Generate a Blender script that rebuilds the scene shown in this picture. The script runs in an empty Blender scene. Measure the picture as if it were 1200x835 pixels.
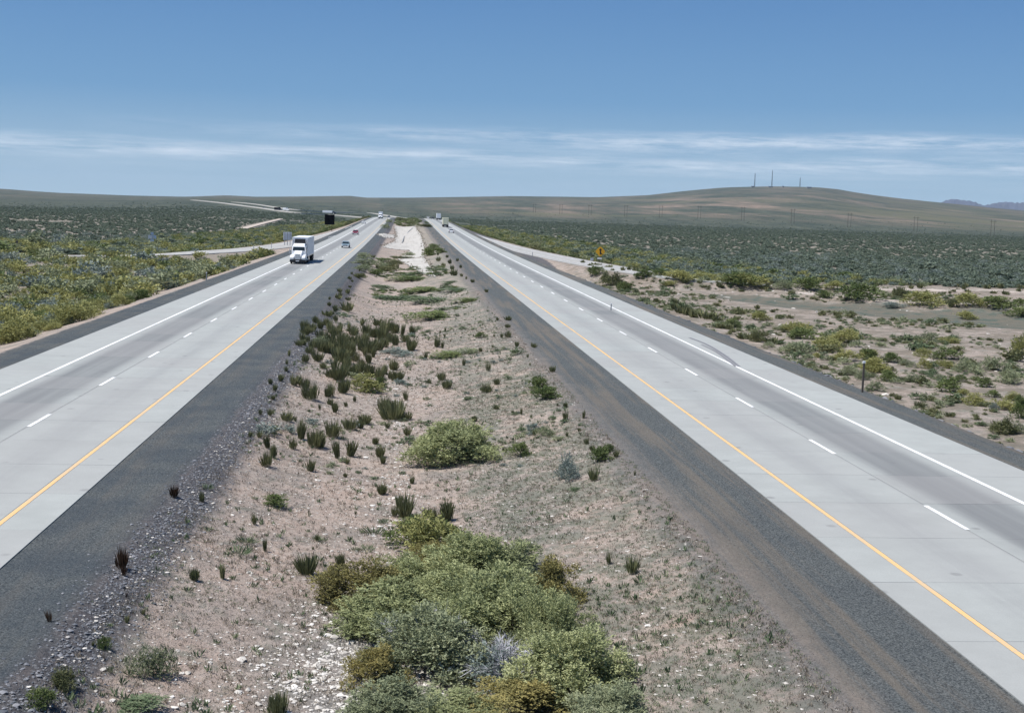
import bpy, math, random
import numpy as np
from mathutils import Vector, Matrix
random.seed(7); rng = np.random.default_rng(7)
S = bpy.context.scene
C = S.collection
R_ = math.radians
# ------------------------------------------------------------------ camera
PSI, PIT, ROL, FPX, EYE = 0.084244, 0.110222, 0.029987, 1520.69, 9.044   # yaw right, pitch down, roll, focal in px of a 1200 wide frame, eye height
Fv = np.array([math.sin(PSI)*math.cos(PIT), math.cos(PSI)*math.cos(PIT), -math.sin(PIT)])
R0 = np.array([math.cos(PSI), -math.sin(PSI), 0.0]); U0 = np.cross(R0, Fv)
Rv = math.cos(ROL)*R0 + math.sin(ROL)*U0; Uv = np.cross(Rv, Fv)
cam_d = bpy.data.cameras.new('camera'); cam = bpy.data.objects.new('camera', cam_d); C.objects.link(cam)
m = Matrix.Identity(4)
for i in range(3):
    m[i][0], m[i][1], m[i][2] = Rv[i], Uv[i], -Fv[i]
m[0][3], m[1][3], m[2][3] = 0, 0, EYE
cam.matrix_world = m
cam_d.sensor_width = 36; cam_d.lens = 36*FPX/1200
cam_d.clip_start = 0.5; cam_d.clip_end = 40000
S.camera = cam
# ------------------------------------------------------------------ light
S.view_settings.view_transform = 'Standard'; S.view_settings.look = 'None'
S.view_settings.exposure = 0.36; S.view_settings.gamma = 1
SUN_EL = R_(65); SUN_AZ = R_(-101)          # azimuth measured clockwise from +Y
sd = np.array([math.sin(SUN_AZ)*math.cos(SUN_EL), math.cos(SUN_AZ)*math.cos(SUN_EL), math.sin(SUN_EL)])
sl = bpy.data.lights.new('sun', 'SUN'); sl.energy = 4.8; sl.angle = R_(0.53); sl.color = (1.0, 0.965, 0.92)
so = bpy.data.objects.new('sun', sl); C.objects.link(so); so.location = (0, 0, 200)
so.rotation_euler = Vector(sd).to_track_quat('Z', 'Y').to_euler()
W = bpy.data.worlds.new('World'); S.world = W; W.use_nodes = True
wt = W.node_tree; wn = wt.nodes; wn.clear()
def N(t, ty, **k):
    n = t.nodes.new(ty)
    for a, b in k.items(): setattr(n, a, b)
    return n
sky = N(wt, 'ShaderNodeTexSky', sky_type='NISHITA', sun_disc=False, sun_elevation=SUN_EL, sun_rotation=SUN_AZ, altitude=600, air_density=1.0, dust_density=0.1, ozone_density=1.5)
bg = N(wt, 'ShaderNodeBackground'); bg.inputs['Strength'].default_value = 0.079
wo = N(wt, 'ShaderNodeOutputWorld')
# thin streaks of high cirrus low over the horizon, all the way round
tc = N(wt, 'ShaderNodeTexCoord'); sep = N(wt, 'ShaderNodeSeparateXYZ'); wt.links.new(tc.outputs['Generated'], sep.inputs[0])
def wmath(op, a, b=None, c=None, clamp=False):
    n = N(wt, 'ShaderNodeMath', operation=op, use_clamp=clamp)
    for i, v in enumerate((a, b, c)):
        if v is None: continue
        if isinstance(v, (int, float)): n.inputs[i].default_value = v
        else: wt.links.new(v, n.inputs[i])
    return n.outputs[0]
az = wmath('ARCTAN2', sep.outputs[0], sep.outputs[1])
el = wmath('ARCSINE', sep.outputs[2])
def wnoise(sx, sy, off, det, rough=.55):
    cb = N(wt, 'ShaderNodeCombineXYZ')
    wt.links.new(wmath('MULTIPLY', az, sx), cb.inputs[0]); wt.links.new(wmath('MULTIPLY', el, sy), cb.inputs[1]); cb.inputs[2].default_value = off
    n = N(wt, 'ShaderNodeTexNoise'); n.inputs['Scale'].default_value = 1; n.inputs['Detail'].default_value = det; n.inputs['Roughness'].default_value = rough
    wt.links.new(cb.outputs[0], n.inputs['Vector']); return n.outputs['Fac']
wob = wnoise(4, 20, 3.1, 3)
elw = wmath('ADD', el, wmath('MULTIPLY', wmath('SUBTRACT', wob, .5), .018))
def band(c, w):      # soft band of elevation
    d = wmath('ABSOLUTE', wmath('SUBTRACT', elw, c)); return wmath('SUBTRACT', 1, wmath('DIVIDE', d, w), clamp=True)
def patch(v, lo, hi): return wmath('DIVIDE', wmath('SUBTRACT', v, lo), hi-lo, clamp=True)
s1 = wmath('MULTIPLY', band(.0405, .0095), patch(wnoise(11, 150, 1, 10, .68), .36, .64))
s2 = wmath('MULTIPLY', wmath('MULTIPLY', band(.0565, .009), patch(wnoise(16, 170, 5, 10, .7), .37, .66)), wmath('ADD', .55, wmath('MULTIPLY', wmath('ADD', az, .0), 2.2), clamp=True))
s3 = wmath('MULTIPLY', band(.028, .02), patch(wnoise(7, 120, 8, 6, .6), .4, .8))
cl = wmath('ADD', wmath('MULTIPLY', s1, .82), wmath('ADD', wmath('MULTIPLY', s2, .95), wmath('MULTIPLY', s3, .2)))
fine = wnoise(60, 260, 2, 8, .7)
cl = wmath('MULTIPLY', cl, wmath('ADD', .45, fine), clamp=True)
# the low sky of this dry, clear day is a deeper steel blue than the model's: blend it in below 40 degrees
cr = N(wt, 'ShaderNodeValToRGB'); wt.links.new(wmath('DIVIDE', el, .7, clamp=True), cr.inputs[0]); e0 = cr.color_ramp.elements; e0[0].position = 0; e0[0].color = (4.1, 5.7, 7.1, 1); e0[1].position = 1; e0[1].color = (.75, 1.6, 3.3, 1)
for pos_, c_ in ((.045, (3.2, 4.8, 6.5, 1)), (.12, (1.55, 3.2, 5.55, 1)), (.22, (1.05, 2.4, 4.75, 1)), (.45, (.85, 1.95, 4.0, 1))):
    q_ = e0.new(pos_); q_.color = c_
lowmix = N(wt, 'ShaderNodeMixRGB'); wt.links.new(wmath('MULTIPLY', wmath('SUBTRACT', 1, wmath('DIVIDE', el, .7), clamp=True), .95, clamp=True), lowmix.inputs[0])
mx = N(wt, 'ShaderNodeMixRGB'); mx.inputs[2].default_value = (7.2, 8.1, 9.3, 1)
hs = N(wt, 'ShaderNodeHueSaturation'); hs.inputs['Saturation'].default_value = 1.12; hs.inputs['Value'].default_value = 1
tn = N(wt, 'ShaderNodeMixRGB', blend_type='MULTIPLY'); tn.inputs[0].default_value = 1; tn.inputs[2].default_value = (.86, .98, 1.17, 1); wt.links.new(sky.outputs[0], tn.inputs[1]); wt.links.new(tn.outputs[0], hs.inputs['Color'])
wt.links.new(cl, mx.inputs[0]); wt.links.new(hs.outputs[0], lowmix.inputs[1]); wt.links.new(cr.outputs[0], lowmix.inputs[2]); wt.links.new(lowmix.outputs[0], mx.inputs[1]); wt.links.new(mx.outputs[0], bg.inputs['Color']); wt.links.new(bg.outputs[0], wo.inputs[0])

# ------------------------------------------------------------------ helpers
ordn = ['first', 'second', 'third', 'fourth', 'fifth', 'sixth', 'seventh', 'eighth', 'ninth', 'tenth', 'eleventh', 'twelfth', 'thirteenth', 'fourteenth', 'fifteenth', 'sixteenth', 'seventeenth', 'eighteenth', 'nineteenth', 'twentieth']
def tag(o, label=None, cat=None, group=None, kind=None):
    if label: o['label'] = label
    if cat: o['category'] = cat
    if group: o['group'] = group
    if kind: o['kind'] = kind
    return o
def empty(name, loc, rz=0.0, label=None, cat=None, group=None):
    o = bpy.data.objects.new(name, None); C.objects.link(o); o.location = loc; o.rotation_euler = (0, 0, rz); o.empty_display_size = .2
    return tag(o, label, cat, group)
def link(name, me, parent=None, loc=None, rz=0.0, scale=None):
    o = bpy.data.objects.new(name, me); C.objects.link(o)
    if parent: o.parent = parent
    if loc is not None: o.location = loc
    o.rotation_euler = (0, 0, rz)
    if scale is not None: o.scale = scale
    return o
def fast_mesh(name, V, Fc, mat=None, smooth=False, attrs=None, mats=None, midx=None):
    """V (n,3), Fc (m,3) or (m,4) arrays"""
    me = bpy.data.meshes.new(name); V = np.asarray(V, dtype=np.float32); Fc = np.asarray(Fc, dtype=np.int32)
    k = Fc.shape[1]; me.vertices.add(len(V)); me.vertices.foreach_set('co', V.ravel())
    me.loops.add(Fc.size); me.loops.foreach_set('vertex_index', Fc.ravel())
    me.polygons.add(len(Fc)); me.polygons.foreach_set('loop_start', np.arange(0, Fc.size, k, dtype=np.int32))
    try: me.polygons.foreach_set('loop_total', np.full(len(Fc), k, dtype=np.int32))
    except Exception: pass
    if mat: me.materials.append(mat)
    if mats:
        for q in mats: me.materials.append(q)
    if midx is not None: me.polygons.foreach_set('material_index', np.asarray(midx, dtype=np.int32))
    for an, (dom, arr) in (attrs or {}).items():
        a = me.attributes.new(an, 'FLOAT', dom); a.data.foreach_set('value', np.asarray(arr, dtype=np.float32))
    me.polygons.foreach_set('use_smooth', np.full(len(Fc), smooth))
    me.update(calc_edges=True); me.validate(); return me
class MB:
    """collects boxes, prisms, tubes and lathes into one mesh"""
    def __init__(s): s.v = []; s.f = []
    def add(s, vs, fs):
        b = len(s.v); s.v += [tuple(v) for v in vs]; s.f += [tuple(b+i for i in f) for f in fs]; return s
    def box(s, x0, x1, y0, y1, z0, z1, tx=0.0, ty=0.0):      # tx, ty: taper of the top
        return s.add([(x0, y0, z0), (x1, y0, z0), (x1, y1, z0), (x0, y1, z0), (x0+tx, y0+ty, z1), (x1-tx, y0+ty, z1), (x1-tx, y1-ty, z1), (x0+tx, y1-ty, z1)],
                     [(3, 2, 1, 0), (4, 5, 6, 7), (0, 1, 5, 4), (1, 2, 6, 5), (2, 3, 7, 6), (3, 0, 4, 7)])
    def prism_x(s, prof, x0, x1, inset=None):                # profile in (y, z), swept along x
        n = len(prof); a = [(x0, y, z) for y, z in prof]; b = [(x1, y, z) for y, z in prof]
        if inset:
            a = [(x0+d, y, z) for (y, z), d in zip(prof, inset)]; b = [(x1-d, y, z) for (y, z), d in zip(prof, inset)]
        return s.add(a+b, [tuple(range(n)), tuple(range(2*n-1, n-1, -1))]+[(i, i+n, (i+1) % n+n, (i+1) % n) for i in range(n)])
    def tube(s, p, q, r0, r1=None, n=6):
        r1 = r0 if r1 is None else r1; p = Vector(p); q = Vector(q); d = (q-p).normalized(); u = d.orthogonal().normalized(); w = d.cross(u)
        A = [p+(u*math.cos(6.2832*i/n)+w*math.sin(6.2832*i/n))*r0 for i in range(n)]; B = [q+(u*math.cos(6.2832*i/n)+w*math.sin(6.2832*i/n))*r1 for i in range(n)]
        return s.add(A+B, [(i, (i+1) % n, (i+1) % n+n, i+n) for i in range(n)]+[tuple(range(n-1, -1, -1)), tuple(range(n, 2*n))])
    def quad(s, a, b, c, d): return s.add([a, b, c, d], [(0, 1, 2, 3)])
    def mesh(s, name, mat, smooth=False, bevel=0.0):
        me = bpy.data.meshes.new(name); me.from_pydata(s.v, [], s.f)
        if bevel:
            import bmesh
            bm = bmesh.new(); bm.from_mesh(me); bmesh.ops.recalc_face_normals(bm, faces=bm.faces)
            bmesh.ops.bevel(bm, geom=[e for e in bm.edges if len(e.link_faces) == 2 and e.calc_face_angle(0) > .5], offset=bevel, segments=2, affect='EDGES', profile=.6); bm.to_mesh(me); bm.free()
        else:
            import bmesh
            bm = bmesh.new(); bm.from_mesh(me); bmesh.ops.recalc_face_normals(bm, faces=bm.faces); bm.to_mesh(me); bm.free()
        me.materials.append(mat)
        if smooth: me.polygons.foreach_set('use_smooth', [True]*len(me.polygons))
        me.update(); return me
    def build(s, name, mat, parent=None, **k): return link(name, s.mesh(name, mat, **k), parent)

# ------------------------------------------------------------------ terrain height
def sstep(a, b, x):
    t = np.clip((x-a)/(b-a), 0, 1); return t*t*(3-2*t)
WAVP = {}
def wav(x, y, f, seed):
    if seed not in WAVP:
        r = np.random.default_rng(seed); WAVP[seed] = [(r.uniform(0, 6.28), r.uniform(.6, 1.7), r.uniform(0, 6.28)) for k in range(5)]
    z = 0
    for k, (a, g_, p_) in enumerate(WAVP[seed]):
        ff = f*g_; z = z+np.sin((x*math.cos(a)+y*math.sin(a))*ff+p_+1.3*np.sin((x*math.sin(a*1.7)-y*math.cos(a))*ff*.6+k))
    return z/5
PRO_Y = np.array([-500, 250, 350, 450, 600, 700, 800, 880, 960, 1050, 1150, 1300, 1500, 2000, 20000.])
PRO_Z = np.array([0, 0, .25, .85, 1.95, 2.6, 3.1, 3.28, 3.0, 1.9, .6, -1.0, -1.4, -1.6, -1.6])
def zroad(y):      # smoothed profile of the carriageways
    y = np.asarray(y, float); return sum(np.interp(y+d, PRO_Y, PRO_Z) for d in (-40, -20, 0, 20, 40))/5
SKX = np.array([-400, 0, 60, 150, 220, 265, 300, 345, 410, 430, 480, 600, 700, 760, 800, 850, 900, 950, 975, 1000, 1050, 1100, 1150, 1200, 1500])
SKY_ = np.array([205, 221, 225.5, 229, 230.5, 228.8, 230.5, 230.2, 229.4, 231.5, 231.5, 229.7, 231, 228.5, 224, 219.3, 218.3, 218.8, 220.5, 225, 232, 237, 242, 247, 262.])
def pxdir(px, py): return Fv*FPX + Rv*(px-600) - Uv*(py-417.5)
_sk = [pxdir(a, b) for a, b in zip(SKX, SKY_)]
SK_AZ = np.array([math.atan2(d[0], d[1]) for d in _sk]); SK_T = np.array([d[2]/math.hypot(d[0], d[1]) for d in _sk])
# the ramps: centre lines (x, y, z) and half width
RAMP_R = np.array([(20.3, 640, 2.1), (20.8, 560, 1.6), (22.3, 470, .95), (24.3, 400, .5), (28.0, 325, .1), (32.5, 266, -.05), (38.5, 228, -.35), (47, 214, -1.0), (60, 212, -1.6)])
RAMP_L = np.array([(-18.6, 700, 2.5), (-20.0, 560, 1.6), (-21.5, 470, .95), (-23.2, 400, .5), (-26.3, 325, .1), (-31, 282, -.1), (-40, 262, -.55), (-52, 257, -1.3), (-66, 262, -1.9)])
TRACK_R = np.array([(60, 212, -1.6), (80, 218, -1.9), (120, 226, -2.0), (200, 232, -2.1), (340, 232, -2.2)])
TRACK_L = np.array([(-66, 262, -1.9), (-80, 272, -2.1), (-110, 285, -2.2), (-200, 300, -2.2)])
def polydist(x, y, P):
    best = np.full(np.shape(x), 1e9); zb = np.zeros(np.shape(x))
    for a, b in zip(P[:-1], P[1:]):
        dx, dy = b[0]-a[0], b[1]-a[1]; L = dx*dx+dy*dy; t = np.clip(((x-a[0])*dx+(y-a[1])*dy)/L, 0, 1)
        d = np.hypot(x-a[0]-t*dx, y-a[1]-t*dy); z = a[2]+t*(b[2]-a[2]); k = d < best; best = np.where(k, d, best); zb = np.where(k, z, zb)
    return best, zb
def catmull(P, n=10):
    P = np.asarray(P, float); Q = np.vstack([2*P[0]-P[1], P, 2*P[-1]-P[-2]]); out = []
    for i in range(1, len(Q)-2):
        for k in range(n):
            t = k/n; out.append(.5*((2*Q[i])+(-Q[i-1]+Q[i+1])*t+(2*Q[i-1]-5*Q[i]+4*Q[i+1]-Q[i+2])*t*t+(-Q[i-1]+3*Q[i]-3*Q[i+1]+Q[i+2])*t**3))
    out.append(P[-1]); return np.array(out)
RAMP_Rs, RAMP_Ls, TRACK_Rs, TRACK_Ls = [catmull(p, 4) for p in (RAMP_R, RAMP_L, TRACK_R, TRACK_L)]
def plain(x, y):
    r = np.hypot(x, y)+1e-6; a = np.arctan2(x, y); t = np.interp(a, SK_AZ, SK_T)
    zs = EYE + 6500*t
    u = np.clip((r-1900)/(6500-1900), 0, 1); base = -2.5 + (zs+2.5)*u**1.15
    base = base - np.where(r > 6500, 1, 0)*sstep(6500, 8500, r)*np.maximum(zs, 0)*.6
    base = base + 12.5*np.exp(-((a+.125)/.075)**2)*sstep(700, 2600, r)*(1-sstep(2600, 6000, r))
    n = .35*wav(x, y, .035, 3)+.18*wav(x, y, .13, 4)
    far = sstep(2200, 3600, r)*(1-sstep(5200, 6500, r)); n = n*(1-sstep(900, 2500, r)) + far*2.5*wav(x, y, .004, 9)
    # the shallow creek bed on the right
    c, _ = polydist(x, y, CREEK); n = n - .5*np.exp(-(c/creekw(x))**2)
    bank, _ = polydist(x, y, BANK); n = n + .9*np.exp(-(bank/7)**2)
    return base+n
CREEK = np.array([(48, 192, 0), (56, 178, 0), (68, 163, 0), (90, 148, 0), (145, 140, 0)])
def creekw(x): return np.interp(x, [45, 58, 90], [4.0, 8, 21])
BANK = np.array([(60, 195, 0), (72, 180, 0), (88, 172, 0), (110, 168, 0), (150, 165, 0)])
def H(x, y):
    x = np.asarray(x, float); y = np.asarray(y, float)
    p = plain(x, y); zr = zroad(y)
    near = 1-sstep(1150, 1500, y)
    # fill slopes outside the shoulders
    fr = zr-.03-np.maximum(0, x-25.2)*.55; fl = zr-.03-np.maximum(0, -23.6-x)*.28
    f = np.minimum(fr, fl)
    for P, hw in ((RAMP_Rs, 5.2), (RAMP_Ls, 5.2), (TRACK_Rs, 3.2), (TRACK_Ls, 3.0)):
        m_ = (y > 150) & (y < 760)
        if np.any(m_):
            d, z = polydist(x, y, P); f = np.where(m_, np.maximum(f, np.minimum(z, zr)-.14-np.maximum(0, d-hw)*.33), f)
    k = .35; h = np.clip(.5+.5*(f-p)/k, 0, 1); z = p*(1-h)+f*h+k*h*(1-h)*.5
    # median ditch
    cx = -1.6+1.2*np.sin(y*.021+.6); dl = (x+7.2)/(cx+7.2); dr = (8.4-x)/(8.4-cx); dd = np.clip(np.where(x < cx, dl, dr), 0, 1)
    depth = 1.35+.25*np.sin(y*.05)
    med = zr-.03-depth*(1-(1-dd)**1.7) + .05*wav(x, y, 1.1, 11)*sstep(0, .2, dd)+.05*wav(x, y, .4, 12)*sstep(0, .2, dd)
    inm = (x > -7.2) & (x < 8.4)
    z = np.where(inm, med, z)
    onr = ((x > -23.6) & (x < -7.2)) | ((x > 8.4) & (x < 25.2))
    z = np.where(onr, zr-.03, z)
    z2 = np.where((x > -30) & (x < 32), z*near+p*(1-near), z)
    out = np.maximum(0, np.maximum(x-27, -25-x)); z2 = z2 + .07*wav(x, y, .9, 21)*sstep(0, 4, out)*(1-sstep(250, 500, y))
    return z2
def at(px, py, dz=0.0):
    d = pxdir(px, py); d = d/math.hypot(d[0], d[1])
    sl_ = -d[2]; lo = max(12, (EYE-4.5)/sl_) if sl_ > 1e-4 else 1200; hi = (EYE+3.0)/sl_ if sl_ > 1e-4 else 9000
    if hi > 900: lo, hi = min(lo, 500), 9000
    for k_ in range(3):
        ts = np.linspace(lo, hi, 60) if hi < 900 or k_ else np.geomspace(lo, hi, 500)
        z = EYE+d[2]*ts-dz-H(d[0]*ts, d[1]*ts); i = int(np.argmax(z < 0))
        if z[i] >= 0: i = len(ts)-1
        lo, hi = ts[max(i-1, 0)], ts[i]
    c = (lo+hi)/2; return np.array([d[0]*c, d[1]*c, float(H(d[0]*c, d[1]*c))])

# ------------------------------------------------------------------ materials
def mat_new(name):
    m = bpy.data.materials.new(name); m.use_nodes = True; t = m.node_tree; t.nodes.clear()
    o = N(t, 'ShaderNodeOutputMaterial'); p = N(t, 'ShaderNodeBsdfPrincipled'); t.links.new(p.outputs[0], o.inputs[0]); return m, t, p, o
class G:
    """small wrapper for writing shader maths"""
    def __init__(s, t): s.t = t
    def _in(s, n, i, v):
        if v is None: return
        if isinstance(v, (int, float)): n.inputs[i].default_value = v
        elif isinstance(v, tuple): n.inputs[i].default_value = (*v, 1) if len(v) == 3 and n.inputs[i].type == 'RGBA' else v
        else: s.t.links.new(v, n.inputs[i])
    def m(s, op, a, b=None, c=None, clamp=False):
        n = N(s.t, 'ShaderNodeMath', operation=op, use_clamp=clamp)
        for i, v in enumerate((a, b, c)): s._in(n, i, v)
        return n.outputs[0]
    def noise(s, vec, scale, det=4, rough=.55, dist=0.0, out='Fac'):
        n = N(s.t, 'ShaderNodeTexNoise'); s._in(n, 'Vector', vec); n.inputs['Scale'].default_value = scale; n.inputs['Detail'].default_value = det; n.inputs['Roughness'].default_value = rough; n.inputs['Distortion'].default_value = dist
        return n.outputs[out]
    def vor(s, vec, scale, out='Distance', feature='F1', rnd=1.0):
        n = N(s.t, 'ShaderNodeTexVoronoi', feature=feature); s._in(n, 'Vector', vec); n.inputs['Scale'].default_value = scale; n.inputs['Randomness'].default_value = rnd; return n.outputs[out]
    def ramp(s, v, a, b, c=0.0, d=1.0, mode='SMOOTHSTEP'):
        n = N(s.t, 'ShaderNodeMapRange', interpolation_type=mode, clamp=True)
        for i, q in enumerate((v, a, b, c, d)): s._in(n, i, q)
        return n.outputs[0]
    def mix(s, f, a, b, mode='MIX'):
        n = N(s.t, 'ShaderNodeMixRGB', blend_type=mode); s._in(n, 0, f); s._in(n, 1, a); s._in(n, 2, b); return n.outputs[0]
    def pos(s):
        g = N(s.t, 'ShaderNodeNewGeometry'); return g.outputs['Position']
    def xyz(s, v):
        n = N(s.t, 'ShaderNodeSeparateXYZ'); s._in(n, 0, v); return n.outputs
    def attr(s, a):
        n = N(s.t, 'ShaderNodeAttribute', attribute_name=a); return n.outputs['Fac']
    def bump(s, h, strength, dist, p):
        n = N(s.t, 'ShaderNodeBump'); n.inputs['Strength'].default_value = strength; n.inputs['Distance'].default_value = dist; s.t.links.new(h, n.inputs['Height']); s.t.links.new(n.outputs[0], p.inputs['Normal'])
def plainmat(name, col, rough=.6, metal=0.0, var=.12, scale=3.0, spec=.4):
    m, t, p, o = mat_new(name); g = G(t); P = N(t, 'ShaderNodeTexCoord').outputs['Object']
    n = g.noise(P, scale, 5, .65)
    c = g.mix(g.ramp(n, .3, .7), tuple(v*(1-var) for v in col), tuple(min(1, v*(1+var)) for v in col))
    t.links.new(c, p.inputs['Base Color']); p.inputs['Roughness'].default_value = rough; p.inputs['Metallic'].default_value = metal; p.inputs['Specular IOR Level'].default_value = spec
    return m
def foliage(name, dark, mid, light, trans=.22, hue=.0):
    m, t, p, o = mat_new(name); g = G(t)
    oi = N(t, 'ShaderNodeObjectInfo').outputs['Random']; a = g.attr('tint')
    f = g.m('ADD', g.m('MULTIPLY', a, .72), g.m('MULTIPLY', oi, .28))
    c = g.mix(g.ramp(f, .0, .5, mode='LINEAR'), dark, mid); c = g.mix(g.ramp(f, .5, 1.0, mode='LINEAR'), c, light)
    t.links.new(c, p.inputs['Base Color']); p.inputs['Roughness'].default_value = .75; p.inputs['Specular IOR Level'].default_value = .2
    tr = N(t, 'ShaderNodeBsdfTranslucent'); t.links.new(c, tr.inputs[0]); ms = N(t, 'ShaderNodeMixShader'); ms.inputs[0].default_value = trans
    t.links.new(p.outputs[0], ms.inputs[1]); t.links.new(tr.outputs[0], ms.inputs[2]); t.links.new(ms.outputs[0], o.inputs[0]); return m
M = {}
M['sage'] = foliage('sage_foliage', (0.115, 0.14, 0.085), (0.245, 0.275, 0.16), (0.39, 0.41, 0.25))
M['salt'] = foliage('saltbush_foliage', (0.13, 0.155, 0.075), (0.32, 0.35, 0.17), (0.52, 0.53, 0.28))
M['rabbit'] = foliage('rabbitbrush_foliage', (0.13, 0.145, 0.055), (0.27, 0.275, 0.105), (0.42, 0.4, 0.16))
M['green'] = foliage('green_foliage', (0.06, 0.09, 0.035), (0.13, 0.17, 0.06), (0.25, 0.28, 0.115))
M['olive'] = foliage('olive_foliage', (0.12, 0.11, 0.05), (0.25, 0.23, 0.09), (0.42, 0.35, 0.13))
M['blue'] = foliage('blue_sage_foliage', (0.11, 0.145, 0.125), (0.2, 0.245, 0.215), (0.31, 0.34, 0.3))
M['rush'] = foliage('rush_blades', (0.07, 0.085, 0.045), (0.145, 0.16, 0.075), (0.25, 0.24, 0.12))
M['brown'] = foliage('brown_weed', (.03, .02, .015), (.07, .04, .025), (.13, .09, .05))
M['dry'] = foliage('dry_grass', (.12, .10, .075), (.24, .20, .15), (.4, .35, .27), .15)
M['drygreen'] = foliage('low_green_cover', (0.063, 0.098, 0.052), (0.121, 0.167, 0.086), (0.230, 0.253, 0.149), .15)
M['twig'] = foliage('dead_twigs', (0.25, 0.25, 0.26), (0.45, 0.45, 0.48), (0.65, 0.65, 0.68), 0)
M['farsage'] = foliage('far_sage_foliage', (0.075, 0.105, 0.08), (0.145, 0.185, 0.135), (0.24, 0.27, 0.19))
M['wood'] = plainmat('branch_wood', (.13, .11, .09), .9)

def make_ground_mat():
    m, t, p, o = mat_new('ground_soil'); g = G(t); P = g.pos(); X, Y, Z = g.xyz(P)
    n1 = g.noise(P, .35, 5, .6); n2 = g.noise(P, 2.6, 6, .7); n3 = g.noise(P, 14, 5, .75); nb = g.noise(P, .06, 4, .6)
    soil = g.mix(g.ramp(n1, .32, .68), (.275, .228, .195), (.39, .295, .238))
    soil = g.mix(g.ramp(nb, .45, .65, 0, .6), soil, (.235, .215, .195))
    soil = g.mix(g.ramp(n2, .35, .7, 0, .75), soil, (.47, .40, .34))
    soil = g.mix(g.ramp(g.noise(P, .5, 7, .78), .48, .62, 0, .7), soil, (.20, .185, .165)); soil = g.mix(g.ramp(n3, .50, .64, 0, .85), soil, (.11, .10, .085)); soil = g.mix(g.ramp(g.noise(P, 30, 3, .8), .55, .7, 0, .7), soil, (.50, .45, .39))
    # thin green-grey cover of weeds, and pale pebbles
    wd = g.attr('weed'); w1 = g.noise(P, .9, 6, .7)
    soil = g.mix(g.m('MULTIPLY', g.ramp(g.m('ADD', w1, g.m('MULTIPLY', wd, .15)), .55, .70), .7), soil, (.15, .16, .125))
    vd = g.vor(P, 6.5); vc = g.vor(P, 6.5, 'Color'); pk = g.m('MULTIPLY', g.ramp(vd, .14, .22, 1, 0), g.ramp(g.xyz(vc)[0], .72, .76))
    vd2 = g.vor(P, 15); vc2 = g.vor(P, 15, 'Color'); pk2 = g.m('MULTIPLY', g.ramp(vd2, .16, .3, 1, 0), g.ramp(g.xyz(vc2)[1], .6, .64))
    ch = g.attr('channel'); peb = g.m('MAXIMUM', g.m('MULTIPLY', pk, .55), g.m('MULTIPLY', pk2, .5))
    soil = g.mix(g.m('MULTIPLY', peb, g.ramp(ch, -.1, .6, .3, 1)), soil, (.62, .58, .52))
    chm = g.ramp(g.m('ADD', ch, g.m('MULTIPLY', g.m('SUBTRACT', w1, .5), 1.4)), .45, .8)
    pebc = g.mix(g.ramp(g.vor(P, 9), .1, .5), (.6, .56, .5), (.2, .19, .175)); soil = g.mix(g.m('MULTIPLY', chm, .85), soil, pebc)
    # creek flat: wet greenish mud with salt
    ck = g.attr('creek'); ckn = g.ramp(g.m('ADD', ck, g.m('MULTIPLY', g.m('SUBTRACT', g.noise(P, .12, 5, .65), .5), 1.3)), .45, .7)
    cc = g.mix(g.ramp(g.noise(P, .5, 5, .7), .4, .62), (.06, .088, .072), (.125, .125, .10)); cc = g.mix(g.ramp(g.noise(P, .22, 3, .6), .68, .76), cc, (.5, .47, .42))
    soil = g.mix(g.m('MULTIPLY', ckn, .92), soil, cc)
    # pale tracks and banks
    tk = g.ramp(g.m('ADD', g.attr('track'), g.m('MULTIPLY', g.m('SUBTRACT', n1, .5), .6)), .4, .62)
    soil = g.mix(tk, soil, g.mix(n2, (.40, .34, .29), (.52, .46, .40)))
    # scrub floor
    lw = g.ramp(g.m('ADD', g.noise(P, .35, 7, .75), g.m('MULTIPLY', g.ramp(X, 26, 30), .05)), .49, .60); soil = g.mix(g.m('MULTIPLY', lw, g.ramp(X, 26, 32, 0, .75)), soil, g.mix(n2, (.12, .115, .085), (.18, .15, .12))); sg = g.attr('scrub'); sc_ = g.mix(g.ramp(g.noise(P, .5, 4, .6), .4, .6), (.15, .145, .115), (.24, .21, .17)); soil = g.mix(g.m('MULTIPLY', sg, .8), soil, sc_)
    # far plain and slopes
    fr = g.attr('far')
    mpf = N(t, 'ShaderNodeMapping'); t.links.new(P, mpf.inputs[0]); mpf.inputs['Scale'].default_value = (1, .16, 1); mpf.inputs['Rotation'].default_value = (0, 0, .25); f1 = g.m('ADD', g.m('MULTIPLY', g.noise(mpf.outputs[0], .0075, 7, .68), .65), g.m('MULTIPLY', g.noise(P, .0025, 5, .6), .35)); f2 = g.noise(mpf.outputs[0], .035, 6, .72); f3 = g.noise(P, .0011, 4, .6)
    fh = g.noise(P, .11, 5, .8); fc = g.mix(g.ramp(g.m('ADD', g.m('MULTIPLY', f2, .5), g.m('MULTIPLY', fh, .5)), .40, .60), (.038, .055, .045), (.10, .115, .085))
    brown = g.mix(g.ramp(f2, .35, .65), (.34, .265, .21), (.165, .14, .11))
    fc = g.mix(g.m('MULTIPLY', g.ramp(f1, .44, .62, 0, .85), g.attr('brown')), fc, brown)
    fc = g.mix(g.m('MULTIPLY', g.ramp(f3, .5, .62), g.ramp(g.attr('brown'), .1, .9, .2, .8)), fc, (.125, .13, .085))
    fc = g.mix(g.ramp(g.noise(P, .009, 5, .7), .685, .72, 0, .8), fc, (.4, .35, .29))
    fc = g.mix(1.0, fc, (.86, .82, .80), 'MULTIPLY'); soil = g.mix(fr, soil, fc)
    # dark gravel shoulders beside the pavement
    xw = g.m('ADD', X, g.m('MULTIPLY', g.m('SUBTRACT', g.noise(P, .8, 5, .7), .5), 1.1))
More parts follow.
